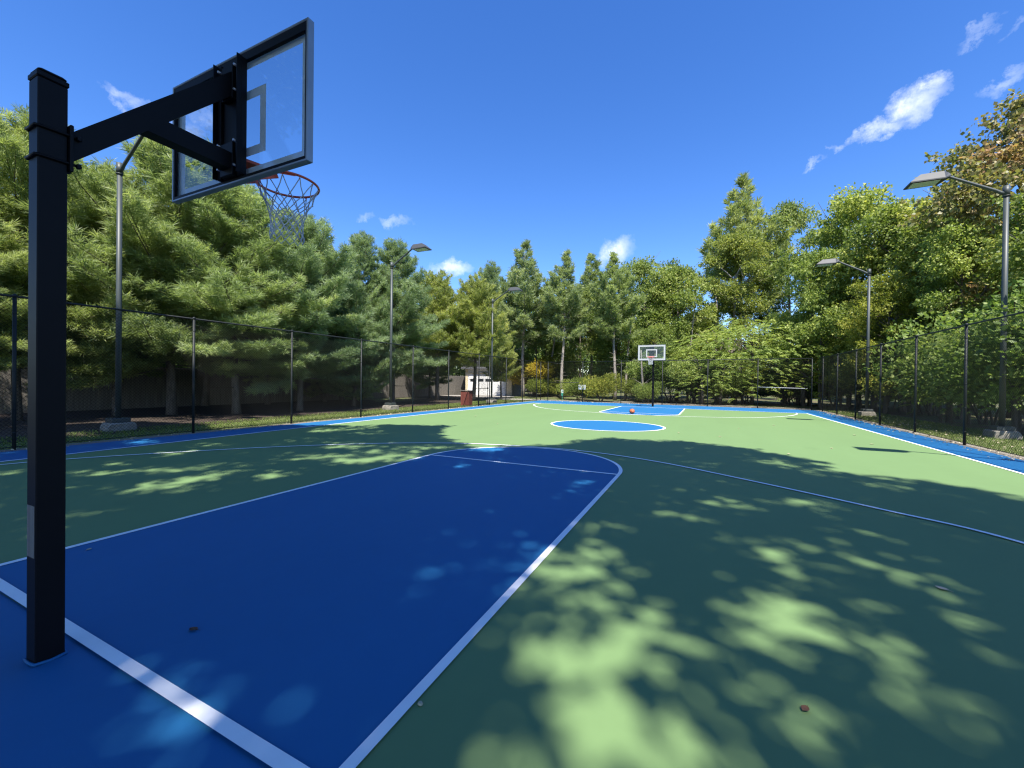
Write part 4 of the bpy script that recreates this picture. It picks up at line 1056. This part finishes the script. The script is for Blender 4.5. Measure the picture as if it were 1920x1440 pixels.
# ------------------------------------------------------------------ the tall trees behind the camera whose shade lies on the court
# openings shaped into the crowns so sun patches fall on the court: ground x, y, two half axes, openness
GAPS = np.array([(2.51,0.49,0.168,0.082,0.023,-0.065,0.55),(2.98,0.72,0.171,0.083,0.003,-0.088,0.70),(2.73,0.88,0.131,0.064,0.018,-0.110,0.60),(3.43,1.01,0.093,0.021,-0.027,-0.095,0.45),(3.81,1.98,0.075,-0.057,-0.037,-0.089,0.45),(4.10,2.12,0.059,-0.075,-0.039,-0.078,0.40),(2.51,1.94,0.125,0.012,0.010,-0.109,0.45),(2.47,1.11,0.140,0.069,0.084,-0.316,1.00),(3.43,2.00,0.220,0.067,-0.037,-0.224,1.00),(3.33,1.71,0.272,0.016,-0.047,-0.236,0.70),(2.78,0.68,0.214,0.104,0.019,-0.126,1.00),(3.05,0.84,0.149,-0.004,-0.042,-0.178,0.75),(2.96,1.10,0.115,0.056,0.009,-0.243,0.50),(2.08,1.30,0.093,0.046,0.085,-0.208,0.45),(1.98,2.13,0.161,0.081,0.049,-0.147,0.85),(2.17,1.99,0.210,-0.056,0.022,-0.185,0.50),(2.09,2.41,0.286,0.145,0.041,-0.149,0.35),(3.68,3.14,0.200,-0.119,-0.047,-0.193,0.85),(3.50,3.28,0.153,-0.010,-0.020,-0.127,0.50),(4.27,3.42,0.134,-0.175,-0.071,-0.189,0.90),(4.31,3.13,0.083,-0.078,-0.042,-0.106,0.50),(3.77,2.51,0.124,-0.089,-0.039,-0.116,0.60),(3.59,1.47,0.062,-0.029,-0.042,-0.100,0.65),(4.53,2.68,0.057,-0.168,-0.065,-0.119,0.45),(4.53,2.39,0.037,-0.098,-0.051,-0.086,0.35),(2.93,1.92,0.175,0.087,0.008,-0.198,0.45),(3.64,1.15,0.096,-0.012,-0.062,-0.139,0.45),(3.93,1.62,0.068,-0.020,-0.046,-0.096,0.35),(3.87,1.24,0.088,-0.015,-0.074,-0.142,0.35),(1.97,3.07,0.087,0.044,0.031,-0.120,0.75),(2.37,3.34,0.148,0.076,0.020,-0.130,0.50),(2.69,3.95,0.138,0.026,0.008,-0.164,0.45),(3.12,4.24,0.143,0.025,-0.007,-0.176,0.75),(3.42,4.71,0.225,-0.019,-0.017,-0.179,0.50),(4.12,4.98,0.181,-0.022,-0.060,-0.290,0.55),(4.48,4.19,0.115,-0.004,-0.046,-0.152,0.45),(3.11,5.73,0.142,0.076,-0.002,-0.180,0.40),(5.38,6.97,0.337,-0.130,-0.082,-0.263,0.50),(4.90,7.32,0.322,-0.130,-0.060,-0.248,0.55),(4.42,8.04,0.460,-0.213,-0.052,-0.303,0.55),(3.92,8.11,0.335,-0.149,-0.029,-0.253,0.50),(2.91,7.22,0.176,0.001,0.000,-0.163,0.50),(-0.33,2.49,0.092,0.131,0.114,-0.110,0.40),(-0.26,2.80,0.105,0.198,0.074,-0.078,0.30),(1.61,1.71,0.107,0.054,0.062,-0.119,0.45),(1.17,1.59,0.139,0.116,0.055,-0.071,0.28),(1.49,4.77,0.082,0.043,0.032,-0.120,0.60),(1.57,4.33,0.139,0.073,0.035,-0.129,0.45),(-0.67,1.58,0.068,0.165,0.081,-0.050,0.28),(-1.13,6.74,0.330,0.104,0.127,-0.240,0.95),(-0.33,5.78,0.195,0.047,0.088,-0.182,0.40),(-1.39,1.84,0.058,0.136,0.090,-0.053,0.30),(1.74,2.28,0.074,0.037,0.040,-0.103,0.30),(-0.62,5.03,0.119,0.065,0.068,-0.112,0.40),(-1.22,1.23,0.089,0.176,0.134,-0.064,0.25),(1.11,-0.18,0.075,0.082,0.068,-0.020,0.60),(1.09,-0.10,0.024,0.065,0.041,-0.010,0.40),(0.61,0.01,0.054,0.006,0.025,-0.017,0.90),(1.08,-0.01,0.075,0.005,0.019,-0.019,0.95),(0.64,0.07,0.022,0.052,0.058,-0.018,0.35),(-1.21,0.04,0.031,0.016,0.021,-0.005,1.00),(-3.64,2.18,0.074,0.440,0.205,-0.093,1.00),(-3.51,2.61,-0.003,0.304,0.213,-0.110,0.85),(-4.75,2.39,0.141,0.244,0.176,-0.075,0.80),(-5.14,2.09,0.092,0.122,0.182,-0.068,0.60),(-5.56,1.79,0.086,0.117,0.141,-0.045,0.80),(-6.32,1.38,0.106,0.057,0.151,-0.039,0.70),(-4.43,3.01,0.151,0.201,0.180,-0.096,0.60),(-3.88,3.41,0.190,0.195,0.127,-0.081,0.60),(-2.79,3.07,0.102,0.140,0.160,-0.109,0.80),(-2.22,1.94,-0.003,0.118,0.140,-0.071,0.70),(-2.95,2.13,0.060,0.094,0.086,-0.044,0.40),(-3.52,4.38,0.206,0.352,0.223,-0.180,0.80),(-2.68,4.55,0.181,0.227,0.190,-0.181,0.90),(-2.22,5.22,0.225,0.283,0.258,-0.300,1.00),(-3.09,5.42,0.208,0.231,0.183,-0.189,0.75),(-4.16,5.77,0.267,0.326,0.351,-0.327,0.90),(-5.54,5.83,0.189,0.258,0.223,-0.176,0.60),(-6.82,4.26,0.138,0.190,0.233,-0.124,0.60),(-6.19,3.41,0.129,0.220,0.194,-0.091,0.70),(-5.95,2.54,0.111,0.170,0.167,-0.065,0.60),(-4.44,4.19,0.130,0.147,0.104,-0.072,0.60),(-6.51,8.39,0.301,0.516,0.317,-0.309,0.75),(-6.84,7.40,0.181,0.303,0.308,-0.260,0.60),(-5.26,7.64,0.279,0.413,0.249,-0.257,0.60),(-2.38,0.74,0.062,0.074,0.095,-0.029,0.75),(-2.13,0.66,0.062,0.070,0.069,-0.021,0.60),(-2.96,0.89,0.025,0.055,0.092,-0.027,0.60),(-4.27,1.44,0.057,0.082,0.138,-0.045,0.45),(-4.11,0.79,0.051,0.066,0.119,-0.029,0.50),(-4.66,1.44,0.054,0.064,0.075,-0.023,0.70),(-8.45,3.87,0.126,0.200,0.376,-0.159,0.90),(-11.34,3.79,0.164,0.211,0.528,-0.176,0.90),(-2.43,6.25,0.396,0.223,0.213,-0.284,0.80),(-3.77,6.08,0.307,0.175,0.222,-0.232,0.50)])
EDGE = np.array([(-17, -7), (-15, 3), (-14, 6.0), (-11.5, 6.6), (-9.4, 5.8), (-9.1, 7.6), (-7.3, 8.5), (-6.2, 9.4), (-5.2, 9.7), (-4.55, 10.1), (-4.2, 9.3), (-3.9, 8.6), (-3.3, 8.0), (-2.6, 7.35), (-2.0, 6.95), (-1.2, 7.15), (-.5, 7.5), (.1, 8.0), (.35, 9.1), (.9, 9.75), (1.7, 9.7), (2.4, 10.15), (3.2, 9.75), (3.8, 9.65), (4.4, 9.05), (4.8, 8.6), (5.0, 7.75), (5.6, 7.35), (6.2, 7.3), (6.6, 6.6), (7.2, 6.3), (8.0, 5.3), (9.5, 4.6), (11, 3.4), (12, 1), (12, -7)])
def inside(pts, poly):
    x, y = pts[:, 0], pts[:, 1]; r = np.zeros(len(pts), bool); n = len(poly)
    for i in range(n):
        (x1, y1), (x2, y2) = poly[i], poly[i - 1]
        with np.errstate(divide='ignore', invalid='ignore'):
            r ^= ((y1 > y) != (y2 > y)) & (x < (x2 - x1) * (y - y1) / (y2 - y1 + 1e-12) + x1)
    return r
def shade_trees():
    rng = np.random.default_rng(77); sp = .10
    gx, gy = np.meshgrid(np.arange(-17, 12, sp), np.arange(-7, 10.4, sp)); Gd = np.stack([gx.ravel(), gy.ravel()], 1)
    Gd = Gd + rng.uniform(-.6, .6, Gd.shape) * sp
    wob = np.stack([np.sin(Gd[:, 1] * 7 + Gd[:, 0] * 3), np.sin(Gd[:, 0] * 8 - Gd[:, 1] * 4)], 1) * .07
    wob = wob + np.stack([np.sin(Gd[:, 1] * 21 + Gd[:, 0] * 13), np.sin(Gd[:, 0] * 23 - Gd[:, 1] * 17)], 1) * .045 + rng.normal(0, .035, Gd.shape)
    keep = inside(Gd + wob, EDGE)
    op = np.zeros(len(Gd))
    for cx, cy, ax, ay, bx, by, s in GAPS:
        det = ax * by - ay * bx; dx, dy = Gd[:, 0] + wob[:, 0] - cx, Gd[:, 1] + wob[:, 1] - cy
        u = (dx * by - dy * bx) / det; v = (-dx * ay + dy * ax) / det
        pad_u = .125 / math.hypot(ax, ay); pad_v = .125 / math.hypot(bx, by)
        q = np.sqrt((u / (1 + pad_u)) ** 2 + (v / (1 + pad_v)) ** 2)
        op = np.maximum(op, s ** .5 * np.clip((1.36 - q) / .36, 0, 1))
    nz = np.sin(Gd[:, 0] * 2.3 + 1.3 * np.sin(Gd[:, 1] * 1.7)) * np.sin(Gd[:, 1] * 2.9 + 1.1 * np.sin(Gd[:, 0] * 1.9))
    nz2 = nz * .5 + .5 * np.sin(Gd[:, 0] * 5.3 + 2 * np.sin(Gd[:, 1] * 3.1)) * np.sin(Gd[:, 1] * 5.9 + 2 * np.sin(Gd[:, 0] * 2.7))
    keep &= rng.random(len(Gd)) > np.maximum(op * np.clip(.98 + .5 * nz2, .3, 1), np.clip(nz2 - .5, 0, 1) * 1.2)
    Gd = Gd[keep]
    near = Gd[(Gd[:, 0] > -2.5) & (Gd[:, 0] < .35) & (Gd[:, 1] > -.6) & (Gd[:, 1] < 3.3)]
    Gd = np.concatenate([Gd, near + rng.normal(0, .05, near.shape), near + rng.normal(0, .06, near.shape)])       # extra unseen leaves added to block sun leaking onto the near hoop
    hm = 14.5 + 2.6 * np.sin(Gd[:, 0] * .62 + 1) * np.cos(Gd[:, 1] * .55) + 1.2 * np.sin(Gd[:, 0] * 1.6) * np.sin(Gd[:, 1] * 1.4)
    h = hm + rng.normal(0, 1.3, len(Gd))
    C = np.stack([Gd[:, 0] + SUN[0] / SUN[2] * h, Gd[:, 1] + SUN[1] / SUN[2] * h, h], 1)
    for _ in range(24):                                         # crowns stay above and behind the view
        d = C - CAM; z = d @ FW; py = 720 - FPX * (d @ UP) / np.maximum(z, .05); px = 960 + FPX * (d @ RT) / np.maximum(z, .05)
        bad = (z > .05) & (py > -130) & (px > -150) & (px < 2070)
        if not bad.any(): break
        h = h + bad * 1.0; C = np.stack([Gd[:, 0] + SUN[0] / SUN[2] * h, Gd[:, 1] + SUN[1] / SUN[2] * h, h], 1)
    TR = [(-6.5, -10.5), (-1.0, -13.0), (4.5, -12.0), (10.0, -10.0), (13.5, -5.0), (15.5, -9.5)]
    own = np.argmin([np.hypot(C[:, 0] - x, C[:, 1] - y) for x, y in TR], 0)
    labs = ['tall oak behind the camera shading the hoop pole', 'tall oak behind the camera shading the left green', 'tall oak behind the camera shading the blue key', 'tall oak behind the camera shading the right green', 'tall oak outside the right fence shading the near sideline', 'tall oak behind the near right corner of the court']
    for k, (x, y) in enumerate(TR):
        c = C[own == k]
        if len(c) < 10: continue
        t = thing('shade_tree', labs[k], 'tree', (x, y, 0), 0, 'tall trees behind the camera')
        per = 8; n = len(c) * per; loc = c - np.array([x, y, 0])
        P = np.repeat(loc, per, 0) + rng.normal(0, .085, (n, 3)); D = rng.normal(0, 1, (n, 3)) * np.array([1, 1, .5]); S = .18 * rng.uniform(.75, 1.3, n)
        V, F, tone = leaves(P, D, S, np.repeat(rng.uniform(.2, .8, len(c)), per), rng, .75)
        o = link('crown', np_mesh('crown', V, F, tone), LEAF, t)
        w = MB(); top = loc.mean(0); zt = loc[:, 2].max()
        mid = np.array([top[0] * .25, top[1] * .25, zt * .45])
        w.tube([(0, 0, -.3), (.05, .05, zt * .2), mid, (top[0] * .7, top[1] * .7, zt * .75), (top[0], top[1], zt * .92)], [.34, .28, .22, .12, .03], 10)
        for i in rng.choice(len(loc), 16, False):
            e = loc[i]; w.tube([mid, (mid + e) / 2 + rng.normal(0, .4, 3), e], [.10, .05, .012], 5, cap=False)
        w.build('trunk', BARK, t)
shade_trees()
print('FACES', {k: v[4] for k, v in PROTO.items()}, {k: round(v[3], 1) for k, v in PROTO.items()})
